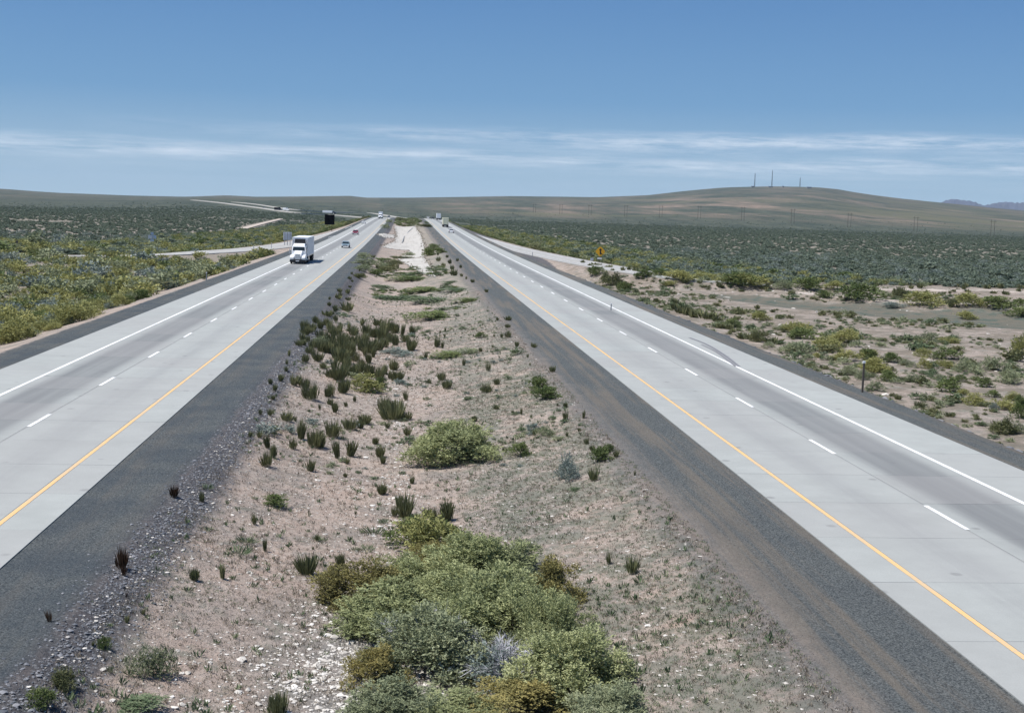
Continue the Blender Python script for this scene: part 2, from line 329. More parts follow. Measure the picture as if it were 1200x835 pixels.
    def strip(a, b, s=.22): return g.m('MULTIPLY', g.ramp(xw, a-s, a+s), g.ramp(xw, b-s, b+s, 1, 0))
    gm = g.m('MAXIMUM', g.m('MAXIMUM', strip(-23.6, -20.5), strip(-10.5, -7.15)), g.m('MAXIMUM', g.m('MULTIPLY', g.ramp(xw, 7.0, 9.6), g.ramp(xw, 13, 13.4, 1, 0)), strip(22.5, 25.4)))
    gate = g.m('MULTIPLY', g.ramp(Y, 1000, 1100, 1, 0), 1.0); gm = g.m('MULTIPLY', gm, gate)
    gr = g.mix(g.ramp(g.noise(P, 22, 4, .8), .36, .64), (.028, .033, .034), (.165, .175, .168))
    cbs = N(t, 'ShaderNodeMapping'); t.links.new(P, cbs.inputs[0]); cbs.inputs['Scale'].default_value = (1.4, .045, 1); st = g.noise(cbs.outputs[0], 1, 5, .6)
    gr = g.mix(g.m('MULTIPLY', g.ramp(st, .45, .62, 0, .6), g.ramp(X, -8, 4, .35, 1)), gr, (.185, .155, .12)); gr = g.mix(g.m('MULTIPLY', g.ramp(g.noise(P, .35, 4, .6), .3, .7, .1, .6), g.ramp(X, -6, 4, 1, .35)), gr, (.038, .052, .066))
    gr = g.mix(g.m('MULTIPLY', pk2, .35), gr, (.42, .4, .38))
    soil = g.mix(gm, soil, gr)
    rk = g.m('MULTIPLY', g.m('MAXIMUM', g.m('MAXIMUM', strip(25.3, 28.2), strip(-7.3, -5.9, .4)), g.m('MULTIPLY', strip(7.6, 8.6), .2)), gate)
    rc = g.mix(g.ramp(g.vor(P, 7), .1, .5), (.17, .18, .19), (.045, .05, .06)); soil = g.mix(g.m('MULTIPLY', rk, .85), soil, rc)
    t.links.new(soil, p.inputs['Base Color']); p.inputs['Roughness'].default_value = .95; p.inputs['Specular IOR Level'].default_value = .15
    bh = g.m('ADD', g.m('MULTIPLY', g.noise(P, 5, 6, .75), 1.0), g.m('MULTIPLY', g.m('ADD', pk, pk2), .4)); g.bump(bh, .9, .12, p)
    return m
M['ground'] = make_ground_mat()

def concrete(name, slabs=True, base=(.345, .36, .34)):
    m, t, p, o = mat_new(name); g = G(t); P = g.pos(); X, Y, Z = g.xyz(P)
    mp = N(t, 'ShaderNodeMapping'); t.links.new(P, mp.inputs[0]); mp.inputs['Scale'].default_value = (1.0, .03, 1); lng = g.noise(mp.outputs[0], 1.3, 6, .65)
    fine = g.noise(P, 26, 4, .8); med = g.noise(P, .8, 5, .65)
    c = g.mix(g.ramp(med, .3, .7), tuple(v*.94 for v in base), tuple(v*1.05 for v in base))
    c = g.mix(g.ramp(fine, .35, .7, 0, .5), c, tuple(v*.70 for v in base)); c = g.mix(g.ramp(g.noise(P, .18, 6, .7), .45, .65, 0, .3), c, tuple(v*.74 for v in base)); c = g.mix(g.ramp(g.noise(P, 3.3, 6, .8), .60, .70, 0, .35), c, tuple(v*1.25 for v in base))
    # rubber and oil wear in the truck lanes, outer lane darkest
    def tri(c0, w): return g.ramp(g.m('ABSOLUTE', g.m('SUBTRACT', g.m('ADD', X, g.m('MULTIPLY', g.m('SUBTRACT', lng, .5), .5)), c0)), 0, w, 1, 0)
    if slabs:
        wear = g.m('MAXIMUM', tri(18.75, 2.1), tri(-16.6, 2.1)); w2 = g.m('MAXIMUM', g.m('MAXIMUM', tri(17.95, .55), tri(19.65, .55)), g.m('MAXIMUM', tri(-15.8, .55), tri(-17.5, .55)))
        w3 = g.m('MAXIMUM', tri(15.1, 1.5), tri(-13.0, 1.5))
        c = g.mix(g.m('MULTIPLY', g.m('ADD', wear, g.m('MULTIPLY', w2, .35), clamp=True), g.ramp(lng, .2, .7, .65, 1.0)), c, (.158, .165, .163))
        c = g.mix(g.m('MULTIPLY', w3, g.ramp(lng, .3, .7, .15, .45)), c, (.20, .205, .205))
        for xc in (17.0-.02, -14.85): c = g.mix(g.m('MULTIPLY', g.ramp(g.m('ABSOLUTE', g.m('SUBTRACT', X, xc)), .0, .06, 1, 0), .4), c, (.12, .12, .12))
        sp = g.vor(P, .55); c = g.mix(g.m('MULTIPLY', g.ramp(sp, .05, .12, 1, 0), .45), c, (.11, .11, .11))
        oi = N(t, 'ShaderNodeObjectInfo').outputs['Random']; c = g.mix(g.m('MULTIPLY', oi, .34), c, (.28, .27, .26))
    if not slabs: c = g.mix(g.ramp(g.noise(P, .22, 6, .75), .46, .62, 0, .35), c, (.33, .29, .25)); c = g.mix(g.ramp(lng, .5, .62, 0, .4), c, (.27, .25, .22))
    c = g.mix(g.ramp(g.noise(P, 1.7, 6, .8), .64, .74, 0, .45), c, (.19, .19, .18))
    t.links.new(c, p.inputs['Base Color']); p.inputs['Roughness'].default_value = .82; p.inputs['Specular IOR Level'].default_value = .3
    g.bump(fine, .3, .01, p); return m
M['conc'] = concrete('concrete_pavement'); M['joint'] = plainmat('joint_sealant', (.06, .06, .06), .8)
M['ramp'] = concrete('ramp_concrete', False, (.37, .37, .35)); M['apron'] = concrete('pale_concrete', False, (.47, .45, .405))
def paint(name, col):
    m, t, p, o = mat_new(name); g = G(t); P = g.pos()
    c = g.mix(g.ramp(g.noise(P, 7, 7, .85), .48, .64, 0, .75), col, (.34, .345, .33)); c = g.mix(g.ramp(g.noise(P, .4, 4, .6), .45, .65, 0, .3), c, (.34, .345, .33)); t.links.new(c, p.inputs['Base Color']); p.inputs['Roughness'].default_value = .6; return m
M['yellow'] = paint('yellow_line_paint', (.70, .44, .17)); M['white'] = paint('white_line_paint', (.82, .82, .80))
M['rubber_mark'] = plainmat('rubber_mark', (.17, .17, .18), .8)
M['stone_white'] = foliage('pale_stone', (.30, .28, .25), (.50, .47, .42), (.70, .67, .62), 0)
M['stone_dark'] = foliage('dark_stone', (.05, .055, .065), (.12, .13, .145), (.28, .28, .29), 0)
def flat(n, c, r=.5, me=0.0, var=.08): M[n] = plainmat(n, c, r, me, var)
flat('white_paint', (.78, .79, .79), .35); flat('trailer_white', (.72, .74, .76), .45); flat('black_plastic', (.018, .018, .02), .5); flat('tyre', (.02, .02, .02), .9)
flat('chrome', (.6, .6, .62), .25, .9); flat('glass_dark', (.02, .03, .035), .08); flat('blue_car', (.22, .30, .35), .3); flat('maroon_car', (.30, .03, .05), .3)
flat('dark_car', (.03, .035, .045), .3); flat('cream_paint', (.68, .66, .48), .5); flat('lamp_lens', (.8, .8, .75), .2); flat('red_lens', (.4, .02, .02), .3)
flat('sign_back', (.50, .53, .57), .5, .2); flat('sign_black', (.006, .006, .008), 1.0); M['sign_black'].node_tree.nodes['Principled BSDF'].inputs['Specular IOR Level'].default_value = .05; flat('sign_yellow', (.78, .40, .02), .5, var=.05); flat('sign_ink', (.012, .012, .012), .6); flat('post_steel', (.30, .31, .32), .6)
flat('sign_blue', (.30, .38, .52), .5); flat('post_wood', (.10, .085, .07), .9); flat('cap_white', (.8, .8, .78), .5); flat('mast_steel', (.16, .17, .18), .6); flat('hut_wall', (.3, .3, .29), .8)
flat('underbody', (.03, .03, .03), .8)

# ------------------------------------------------------------------ ground sheet
def axis(lo, hi, fine_lo, fine_hi, step, grow):
    a = list(np.arange(fine_lo, fine_hi+1e-6, step)); s = step; v = fine_hi
    while v < hi: s *= grow; v += s; a.append(min(v, hi))
    s = step; v = fine_lo; b = []
    while v > lo: s *= grow; v -= s; b.append(max(v, lo))
    return np.unique(np.round(np.array(b[::-1]+a), 4))
xs = axis(-15000, 15000, -34, 62, .6, 1.045)
xs = np.unique(np.concatenate([xs, [-23.6, -21.2, -21.0, -9.85, -10.05, -7.2, 8.4, 12.05, 12.25, 23.05, 23.25, 25.2]]))
ys = axis(-1500, 16000, 12, 62, .6, 1.016)
GX, GY = np.meshgrid(xs, ys); GZ = H(GX, GY)
pave = ((GX > -21.05) & (GX < -10.0) | (GX > 12.2) & (GX < 23.1)) & (GY < 1150); GZ = np.where(pave, GZ-.25, GZ)
nx, ny = len(xs), len(ys)
V = np.stack([GX.ravel(), GY.ravel(), GZ.ravel()], 1)
I = np.arange(nx*ny).reshape(ny, nx); Fq = np.stack([I[:-1, :-1].ravel(), I[:-1, 1:].ravel(), I[1:, 1:].ravel(), I[1:, :-1].ravel()], 1)
x_, y_ = V[:, 0], V[:, 1]; r_ = np.hypot(x_, y_); a_ = np.arctan2(x_, y_)
cxm = -1.6+1.2*np.sin(y_*.021+.6)
channel = np.exp(-((x_-cxm-.2)/(.9+1.5*np.exp(-((y_-26)/14)**2)))**2)*(1-.75*sstep(31, 42, y_))*(1-sstep(55, 85, y_)) + .9*np.exp(-((x_-2.6)/1.0)**2-((y_-37)/3)**2)
channel *= ((x_ > -7) & (x_ < 8.3))
dC, _ = polydist(x_, y_, CREEK); creek = np.exp(-(dC/creekw(x_))**2)*1.05
dB, _ = polydist(x_, y_, BANK); track = .75*np.exp(-(dB/4)**2)
for P_, w_ in ((TRACK_Rs, 3.5), (TRACK_Ls, 3.5)):
    d_, _ = polydist(x_, y_, P_); track = np.maximum(track, np.exp(-(d_/w_)**2)*1.1)
for (a1, b1, a2, b2, w_) in ((180, 240, 215, 242, 14), (118, 241, 160, 243, 12), (205, 234, 235, 236, 14), (228, 243, 254, 248, 12), (60, 288, 88, 286, 3)):
    d_, _ = polydist(x_, y_, np.array([at(a1, b1), at(a2, b2)])); track = np.maximum(track, np.exp(-(d_/w_)**2)*.75)
outside = np.maximum(0, np.maximum(x_-27, -27-x_))
scrub = sstep(0, 4, -29-x_)*(1-sstep(900, 1500, r_))*.8 + sstep(238, 262, y_)*sstep(4, 12, outside)*(x_ > 0)
scrub = np.clip(scrub, 0, 1)
weed = ((x_ > 1.5) & (x_ < 8.4))*1.0*sstep(1.5, 4, x_)+.5*((x_ > -7) & (x_ < -1))*(1-sstep(24, 34, y_)) + .9*((x_ > 25) & (x_ < 80) & (y_ < 230))*.5
far = sstep(420, 1300, r_)*np.where(np.abs(x_+0) < 26, sstep(1000, 1200, y_), 1)
brown = sstep(2100, 2700, r_)*(1-.55*sstep(3800, 5400, r_))*sstep(-.06, .10, a_)+.35*sstep(2600, 3600, r_)*(a_ < -.02)
vis = r_ > 0
gm_ = fast_mesh('ground', V, Fq, M['ground'], True, {k: ('POINT', np.clip(v, 0, 1.2)) for k, v in dict(channel=channel, creek=creek, track=track, scrub=scrub, weed=weed, far=far, brown=np.clip(brown, 0, 1)).items()})
tag(link('ground', gm_), kind='structure')

# ------------------------------------------------------------------ carriageways
SL = 4.57; Y0S = 13.0; NROW = 40; YEND = Y0S+SL*NROW
def ribbon(pts, half, dz, mat, name, parent=None, z_fn=None, thick=0.0):
    pts = np.asarray(pts, float); d = np.gradient(pts[:, :2], axis=0); d /= np.linalg.norm(d, axis=1)[:, None]; n = np.stack([d[:, 1], -d[:, 0]], 1)
    hw = np.broadcast_to(np.asarray(half, float), (len(pts),))[:, None]
    L = pts[:, :2]-n*hw; Rr = pts[:, :2]+n*hw; z = (pts[:, 2] if z_fn is None else z_fn(pts))+dz
    V = np.vstack([np.column_stack([L, z]), np.column_stack([Rr, z])]); k = len(pts); F_ = [(i, i+k, i+k+1, i+1) for i in range(k-1)]
    if thick:
        V = np.vstack([V, V-[0, 0, thick]]); F_ += [(i+1, i+1+2*k, i+2*k, i) for i in range(k-1)]+[(i+k, i+3*k, i+3*k+1, i+k+1) for i in range(k-1)]
    return link(name, fast_mesh(name, V, np.array(F_), mat), parent)
def straight(x, y0, y1, step=12):
    ysx = np.arange(y0, y1+.01, step); ysx[-1] = y1; return np.column_stack([np.full(len(ysx), x), ysx, zroad(ysx)])
slab_rng = random.Random(3)
def carriageway(name, edges, yellow_x, dash_x, white_x, dash0):
    x0, x1 = edges[0], edges[-1]
    base = ribbon(straight((x0+x1)/2, YEND, 1150), (x1-x0)/2, .0, M['conc'], name, thick=.2); tag(base, kind='structure')
    bed = MB().box(x0+.02, x1-.02, -40, YEND, -.28, -.03).build('slab_bed', M['joint'], base)
    for a, b in zip(edges[:-1], edges[1:]):
        me = MB().box(a+.007-(a+b)/2, b-.007-(a+b)/2, .007, SL-.007, -.25, 0).mesh('slab', M['conc'])
        for k in range(-3, NROW):
            s = link('slab', me, base, ((a+b)/2, Y0S+k*SL, slab_rng.uniform(-.003, 0)))
    ylane = straight(yellow_x, -40, 1150, 10); ribbon(ylane, .075, .006, M['yellow'], 'yellow_edge_line', base)
    ribbon(straight(white_x, -40, 1150, 10), .095, .006, M['white'], 'white_edge_line', base)
    dm = MB().quad((-.08, 0, 0), (.08, 0, 0), (.08, 3.2, 0), (-.08, 3.2, 0)).mesh('lane_dash', M['white'])
    for k in range(80):
        y = dash0+12.19*k
        if y > 1000: break
        o = link('lane_dash', dm, base, (dash_x, y, float(zroad(y+1.6))+.008)); o.rotation_euler = ((float(zroad(y+3.2))-float(zroad(y)))/3.2, 0, 0)
    return base
RW = carriageway('right_carriageway', [11.98, 13.35, 17.01, 20.67, 23.3], 13.25, 17.0, 20.57, 49.1-12.19*5)
LW = carriageway('left_carriageway', [-21.25, -18.55, -14.89, -11.23, -9.75], -11.12, -14.82, -18.45, 15.9)
# ramps, with their own pale edge line
for nm, P_, hw in (('right_ramp', RAMP_Rs, np.linspace(2.9, 4.3, len(RAMP_Rs))), ('left_ramp', RAMP_Ls, np.linspace(2.6, 4.4, len(RAMP_Ls)))):
    CP = catmull(P_, 3); rr = ribbon(catmull(P_, 3), np.interp(np.linspace(0, 1, (len(P_)-1)*3+1), np.linspace(0, 1, len(P_)), hw), -.02, M['ramp'], nm, thick=.3); tag(rr, kind='structure'); dd_ = np.gradient(CP[:, :2], axis=0); dd_ /= np.linalg.norm(dd_, axis=1)[:, None]; nn_ = np.stack([dd_[:, 1], -dd_[:, 0]], 1)
    for sg_ in (-1, 1): ED = CP.copy(); ED[:, :2] += nn_*1.95*sg_; ribbon(ED[:-4], .09, .02, M['white'], 'ramp_edge_line', rr)
# far side of the crest: the freeway bends left and climbs the rise
def far_road(name, pix, lead, hw, extra=.9, mat=None):
    P_ = [(*q, 0) for q in lead]+[tuple(at(a, b)) for a, b in pix]; P_ = catmull(P_, 14)
    z = H(P_[:, 0], P_[:, 1]); z = np.convolve(np.pad(z, 6, 'edge'), np.ones(13)/13, 'valid'); P_[:, 2] = z
    rb = ribbon(P_, hw, extra, mat or M['apron'], name, thick=3.0); FR.append(P_[::4]); return tag(rb, kind='structure')
FR = []
far_road('far_left_carriageway', [(392, 252.5), (342, 249.5), (300, 243.5), (270, 239.5), (243, 236.3), (225, 234.3)], [(-15.5, 1150), (-22, 1300)], 4.4)
far_road('far_right_carriageway', [(436, 250.0), (384, 248.8), (342, 246), (305, 240.5), (273, 237)], [(17.6, 1150), (12, 1350)], 3.8)
M['dirt'] = plainmat('track_dirt', (.42, .36, .30), .95, var=.15, scale=.2)
far_road('dirt_track', [(284, 268.5), (297, 265), (312, 261), (330, 256.5)], [], 2.0, .4, M['dirt']); DIRT = FR[2]
# skid marks
def skid(name, pts, w=.11):
    P_ = catmull([(*at(a, b)[:2], 0) for a, b in pts], 8); P_[:, 2] = 0; ribbon(P_, w, .012, M['rubber_mark'], name, RW)
skid('skid_mark', [(808, 396), (828, 404), (848, 416), (866, 430)]); skid('skid_mark', [(822, 404), (838, 412), (852, 422), (862, 430)], .07)


# ------------------------------------------------------------------ pale concrete in the median
def inpoly(x, y, P):
    c = np.zeros(x.shape, bool); j = len(P)-1
    for i in range(len(P)):
        c ^= ((P[i][1] > y) != (P[j][1] > y)) & (x < (P[j][0]-P[i][0])*(y-P[i][1])/(P[j][1]-P[i][1]+1e-12)+P[i][0]); j = i
    return c
EDGE = []
def slab_area(name, pix, mat, dz, kind='structure'):
    P_ = [at(a, b)[:2] for a, b in pix]; P_ = np.array(P_); x0, y0 = P_.min(0); x1, y1 = P_.max(0)
    gx = np.arange(x0, x1+.12, .12); gy = np.arange(y0, y1+.9, .9); CX, CY = np.meshgrid(gx[:-1]+.06, gy[:-1]+.45)
    EDGE.append(P_); k = inpoly(CX, CY, P_)
    X_, Y_ = np.meshgrid(gx, gy); Vz = H(X_, Y_)+dz; V_ = np.stack([X_.ravel(), Y_.ravel(), Vz.ravel()], 1); I_ = np.arange(X_.size).reshape(X_.shape)
    F_ = np.stack([I_[:-1, :-1], I_[:-1, 1:], I_[1:, 1:], I_[1:, :-1]], -1)[k]
    used = np.unique(F_); mp = np.full(len(V_), -1); mp[used] = np.arange(len(used)); V_ = V_[used]; F_ = mp[F_]
    n = len(V_); e = {}
    for f in F_:
        for a, b in zip(f, np.roll(f, -1)): e[(a, b)] = 1
    side = [(b, a, a+n, b+n) for (a, b) in e if (b, a) not in e]
    V2 = np.vstack([V_, V_-[0, 0, .35]]); return tag(link(name, fast_mesh(name, V2, np.vstack([F_, np.array(side)]), mat)), kind=kind)
slab_area('drainage_apron', [(462, 264.5), (486, 265), (491, 272), (495, 281), (497, 291), (496.5, 301), (466, 302.5), (477, 298), (480, 293), (461, 292), (447.5, 289.5), (461.6, 284), (464.5, 274.4)], M['apron'], .10)
slab_area('drainage_chute', [(466, 303.5), (497, 302), (503, 312), (510.5, 325), (494, 321), (481, 313)], M['apron'], .13)
slab_area('crossover_slab', [(440.5, 274.6), (464, 275.2), (464, 279), (449, 278.5)], M['apron'], .08)
kb = MB(); kp = [at(486.5, 265.3), at(479, 271.5), at(473, 279), (at(471, 285))]
for a, b in zip(kp[:-1], kp[1:]):
    a = Vector(a); b = Vector(b); d = (b-a).normalized(); s = Vector((d.y, -d.x, 0))*.15
    kb.add([a-s+Vector((0, 0, -.2)), a+s+Vector((0, 0, -.2)), b+s+Vector((0, 0, -.2)), b-s+Vector((0, 0, -.2)), a-s+Vector((0, 0, .3)), a+s+Vector((0, 0, .3)), b+s+Vector((0, 0, .3)), b-s+Vector((0, 0, .3))],
           [(3, 2, 1, 0), (4, 5, 6, 7), (0, 1, 5, 4), (1, 2, 6, 5), (2, 3, 7, 6), (3, 0, 4, 7)])
tag(kb.build('concrete_kerb', M['hut_wall']), 'low grey concrete kerb curving across the pale drainage apron in the median', 'kerb')

# ------------------------------------------------------------------ stones
def rock_cloud(name, P, size, mat, flatn=.55):
    """many small stones baked into one mesh; each is a squashed, jittered octahedron"""
    n = len(P); b = np.array([(1, 0, 0), (0, 1, 0), (-1, 0, 0), (0, -1, 0), (0, 0, 1), (.75, .75, .45), (-.7, .7, .5), (-.7, -.72, .4), (.72, -.7, .5)], float)
    Fb = np.array([(0, 5, 8), (0, 1, 5), (1, 6, 5), (1, 2, 6), (2, 7, 6), (2, 3, 7), (3, 8, 7), (3, 0, 8), (4, 8, 5), (4, 5, 6), (4, 6, 7), (4, 7, 8)])
    b = b*[1, 1, 1]; V_ = b[None]*rng.uniform(.7, 1.3, (n, 9, 1)); ang = rng.uniform(0, 6.28, n); c, s = np.cos(ang), np.sin(ang)
    st = rng.uniform(.65, 1.5, n); V_[:, :, 0] *= st[:, None]; V_[:, :, 2] *= flatn
    x = V_[:, :, 0]*c[:, None]-V_[:, :, 1]*s[:, None]; y = V_[:, :, 0]*s[:, None]+V_[:, :, 1]*c[:, None]; V_ = np.stack([x, y, V_[:, :, 2]], -1)*size[:, None, None]
    V_ = V_+P[:, None, :]; F_ = (Fb[None]+(np.arange(n)*9)[:, None, None]).reshape(-1, 3)
    tint = np.repeat(rng.uniform(0, 1, n), 12)
    return link(name, fast_mesh(name, V_.reshape(-1, 3), F_, mat, False, {'tint': ('FACE', tint)}))
def scatter(n, x0, x1, y0, y1, dens=None, pw=1.0):
    y = y0+(y1-y0)*rng.uniform(0, 1, n)**pw; x = rng.uniform(x0, x1, n)
    if dens is not None:
        k = rng.uniform(0, 1, n) < dens(x, y); x, y = x[k], y[k]
    return np.column_stack([x, y, H(x, y)])
def cxf(y): return -1.6+1.2*np.sin(y*.021+.6)
def chan(x, y): return np.clip(np.exp(-((x-cxf(y)-.2)/(.55+1.9*np.exp(-((y-24)/11)**2)))**2)*(1-.78*sstep(31, 42, y)), 0, 1)*np.clip(.35+.9*wav(x, y, 1.3, 31)+.3, .1, 1)
P1 = scatter(95000, -6.5, 4.5, 20, 85, chan, 1.4); tag(rock_cloud('white_rubble', P1, rng.lognormal(-3.45, .45, len(P1)), M['stone_white'], .7), kind='stuff')
P1 = scatter(26000, -7, 8.4, 20, 95, lambda x, y: (.45+.55*wav(x, y, .7, 33))*np.where(x < 1.5, 1, .45), 1.3); P1b = scatter(2600, 1.4, 4.2, 33.5, 40, lambda x, y: np.exp(-((x-2.7)/.8)**2-((y-36.6)/1.8)**2))
P1 = np.vstack([P1, P1b]); tag(rock_cloud('scattered_pale_stones', P1, rng.lognormal(-3.6, .38, len(P1)), M['stone_white']), kind='stuff')
P1 = scatter(34000, -8.0, -5.2, 20, 110, lambda x, y: np.exp(-((x+6.6)/.6)**2), 1.3); tag(rock_cloud('shoulder_rock_spill', P1, rng.lognormal(-3.85, .42, len(P1)), M['stone_dark'], .8), kind='stuff')
P1 = scatter(17000, 25.2, 28.4, 40, 190, lambda x, y: np.exp(-((x-26.8)/.9)**2), 1.4); tag(rock_cloud('embankment_rocks', P1, rng.lognormal(-2.35, .35, len(P1)), M['stone_dark']), kind='stuff')
P1 = scatter(1500, 27, 120, 60, 230, lambda x, y: np.exp(-(polydist(x, y, BANK)[0]/7)**2)+.12); tag(rock_cloud('bank_stones', P1, rng.lognormal(-1.9, .4, len(P1)), M['stone_white']), kind='stuff')

# ------------------------------------------------------------------ plant meshes (unit size: about 1 wide, 1 high)
def unit(v): return v/(np.linalg.norm(v, axis=-1, keepdims=True)+1e-9)
def leaves(P, D, L, Wd, seed=0, fold=False):
    """thin pointed leaves/sprigs: P root, D direction, L length, W width (arrays) -> triangles"""
    r = np.random.default_rng(seed); n = len(P); s = unit(np.cross(D, unit(r.normal(size=(n, 3))))) * Wd[:, None]*.5
    a = P-s; b = P+s; mid = P+D*(L*.55)[:, None]; c = P+D*L[:, None]
    V_ = np.stack([P-s*.4, mid+s, c, mid-s], 1); base = np.arange(n)*4
    F_ = np.concatenate([np.stack([base, base+1, base+2], 1), np.stack([base, base+2, base+3], 1)]); return V_.reshape(-1, 3), F_
def bush_mesh(name, mat, seed, nleaf=3000, lobes=12, ll=.06, lw=.018, spread=.38, up=.5, ragged=.12, low=.12, tintspread=.62, gap=0):
    r = np.random.default_rng(seed)
    # lobe centres over a low dome that reaches down to the ground
    LC = unit(r.normal(size=(lobes, 3))*[1, 1, .8]); LC[:, 2] = np.abs(LC[:, 2])*.9+.08; LC = unit(LC)*r.uniform(.62 if gap else .75, 1.1, (lobes, 1))*[spread, spread, .66]; nz = max(3, lobes//4)
    LC[:nz] = np.stack([r.uniform(-.16, .16, nz), r.uniform(-.16, .16, nz), r.uniform(.3, .55, nz)], 1); LR = r.uniform(.15, .25, lobes)*(12/max(12, lobes))**.35*(.82 if gap else 1); LC[:, :2] *= r.uniform(.85, 1.15, 2); lt = r.uniform(0, 1, lobes)
    w = LR**2; ns = max(12, nleaf//9); ls = r.choice(lobes, ns, p=w/w.sum()); d = unit(r.normal(size=(ns, 3))+[0, 0, .35]); rad = LR[ls]*(1-ragged*2.2*r.uniform(0, 1, ns)**1.4+ragged*.9*np.sin(d[:, 0]*9+ls)*np.cos(d[:, 1]*8))
    SP = LC[ls]+d*rad[:, None]*[1, 1, 1.15]; SP[:, 2] = np.where(SP[:, 2] < .02, .02+.3*r.uniform(0, 1, ns)**1.5, SP[:, 2]); SD = unit(d*.9+[0, 0, up]+r.normal(size=(ns, 3))*.45); SL_ = ll*r.uniform(.8, 2.6, ns); stn = r.normal(size=ns)*.16
    si = r.integers(0, ns, nleaf); li = ls[si]; D = unit(SD[si]+r.normal(size=(nleaf, 3))*.42); P = SP[si]+SD[si]*(SL_[si]*(r.uniform(-.6, .8, nleaf)))[:, None]+r.normal(size=(nleaf, 3))*ll*.22; L = ll*r.uniform(.5, 1.25, nleaf)
    V_, F_ = leaves(P-D*L[:, None]*.4, D, L, lw*r.uniform(.7, 1.4, nleaf), seed); V_[:, 2] = np.maximum(V_[:, 2], -.02)
    tint = np.clip(.5+tintspread*(lt[li]-.5)+stn[si]+r.normal(size=nleaf)*.12, 0, 1); tint = np.concatenate([tint, tint])
    for ax in (0, 1):
        q0, q1 = np.percentile(V_[:, ax], (1.5, 98.5)); V_[:, ax] = (V_[:, ax]-(q0+q1)/2)/(q1-q0)
    V_[:, 2] /= np.percentile(V_[:, 2], 98.5)
    return fast_mesh(name, V_, F_, mat, False, {'tint': ('FACE', tint)}), LC
def rush_mesh(name, mat, seed, n=160, wid=.5, lean=.35, ll=1.0, lw=.035):
    r = np.random.default_rng(seed); a = r.uniform(0, 6.28, n); q = np.sqrt(r.uniform(0, 1, n))*wid*.38
    P = np.stack([q*np.cos(a), q*np.sin(a), np.full(n, -.02)], 1); D = unit(np.stack([np.cos(a)*q*lean*4, np.sin(a)*q*lean*4, np.ones(n)], 1)+r.normal(size=(n, 3))*.10)
    L = ll*r.uniform(.45, 1.05, n)*(1-.35*q/(wid*.38)*r.uniform(0, 1, n)); V_, F_ = leaves(P, D, L, lw*r.uniform(.7, 1.5, n), seed)
    t_ = np.clip(.5+r.normal(size=n)*.25, 0, 1); return fast_mesh(name, V_, F_, mat, False, {'tint': ('FACE', np.concatenate([t_, t_]))})
def twig_mesh(name, mat, seed, n=260, hh=.8):
    r = np.random.default_rng(seed); m_ = 14; V_ = []; F_ = []
    P = []; D = []; L = []
    for k in range(m_):
        a = r.uniform(0, 6.28); e = r.uniform(.35, 1.2); d = np.array([math.cos(a)*math.cos(e), math.sin(a)*math.cos(e), math.sin(e)]); p0 = np.array([0, 0, 0.]); ln = r.uniform(.4, .65)
        P.append(p0); D.append(d); L.append(ln)
        for j in range(n//m_):
            t_ = r.uniform(.25, 1); dd = unit(d+r.normal(size=3)*.55); P.append(p0+d*ln*t_); D.append(dd); L.append(r.uniform(.08, .25))
    P, D, L = np.array(P), np.array(D), np.array(L); V_, F_ = leaves(P, D, L, np.where(L > .3, .018, .0075), seed); t_ = r.uniform(0, 1, len(P))
    return fast_mesh(name, V_, F_, mat, False, {'tint': ('FACE', np.concatenate([t_, t_]))})
def branches(LC, seed, n=1):
    mb = MB(); r = random.Random(seed)
    for c in LC:
        p = Vector((r.uniform(-.04, .04), r.uniform(-.04, .04), 0)); c = Vector(c)*.9; md = (p+c)/2+Vector((r.uniform(-.05, .05), r.uniform(-.05, .05), r.uniform(-.03, .06)))
        mb.tube(p, md, .010, .007, 4).tube(md, c, .007, .003, 4)
    return mb.mesh('branches', M['wood'])
BUSH = {}
for st, mk, kw in (('salt', 'salt', dict(ll=.05, lw=.014, up=.55)), ('olive', 'olive', dict(ll=.042, lw=.016, up=.35, ragged=.2)), ('sage', 'sage', dict(ll=.055, lw=.016, up=.7)), ('blue', 'blue', dict(ll=.055, lw=.015, up=.8, ragged=.2)),
                   ('rabbit', 'rabbit', dict(ll=.07, lw=.016, up=.9)), ('green', 'green', dict(ll=.06, lw=.02, up=.7)), ('mat', 'drygreen', dict(ll=.06, lw=.016, up=.4, spread=.30)), ('dark', 'rush', dict(ll=.09, lw=.018, up=1.2, ragged=.25)), ('far', 'farsage', dict(ll=.10, lw=.035, up=.5))):
    BUSH[st] = dict(hi=[bush_mesh(st+'_foliage', M[mk], 100+i+len(st)*7, 30000, 34+6*i, **{**kw, 'gap': 1, 'll': kw['ll']*.62, 'lw': kw['lw']*.62}) for i in range(3)] if st in ('salt', 'olive', 'sage', 'green') else [],
                    mid=[bush_mesh(st+'_foliage', M[mk], 200+i+len(st)*5, 3600, 14+i, **{**kw, 'll': kw['ll']*1.15, 'lw': kw['lw']*1.35}) for i in range(3)],
                    lo=[bush_mesh(st+'_foliage', M[mk], 300+i+len(st)*3, 520, 7+i, **{**kw, 'll': kw['ll']*2.2, 'lw': kw['lw']*3.6}) for i in range(3)])
BR = [branches(BUSH['salt']['hi'][0][1], 1), branches(BUSH['olive']['hi'][1][1], 2)]
TW = [twig_mesh('dead_twigs', M['twig'], 5+i, 900) for i in range(2)]
RUSH = [rush_mesh('rush_blades', M['rush'], 40+i, [230, 120, 170, 260, 90, 200, 140][i], [.5, .4, .62, .45, .35, .7, .3][i], [.12, .3, .2, .45, .25, .3, .1][i], 1.0, .03) for i in range(7)]
RUSHLO = [rush_mesh('rush_blades', M['rush'], 50+i, 60+12*i, .4+.1*i, .15+.08*i, 1.0, .075) for i in range(5)]
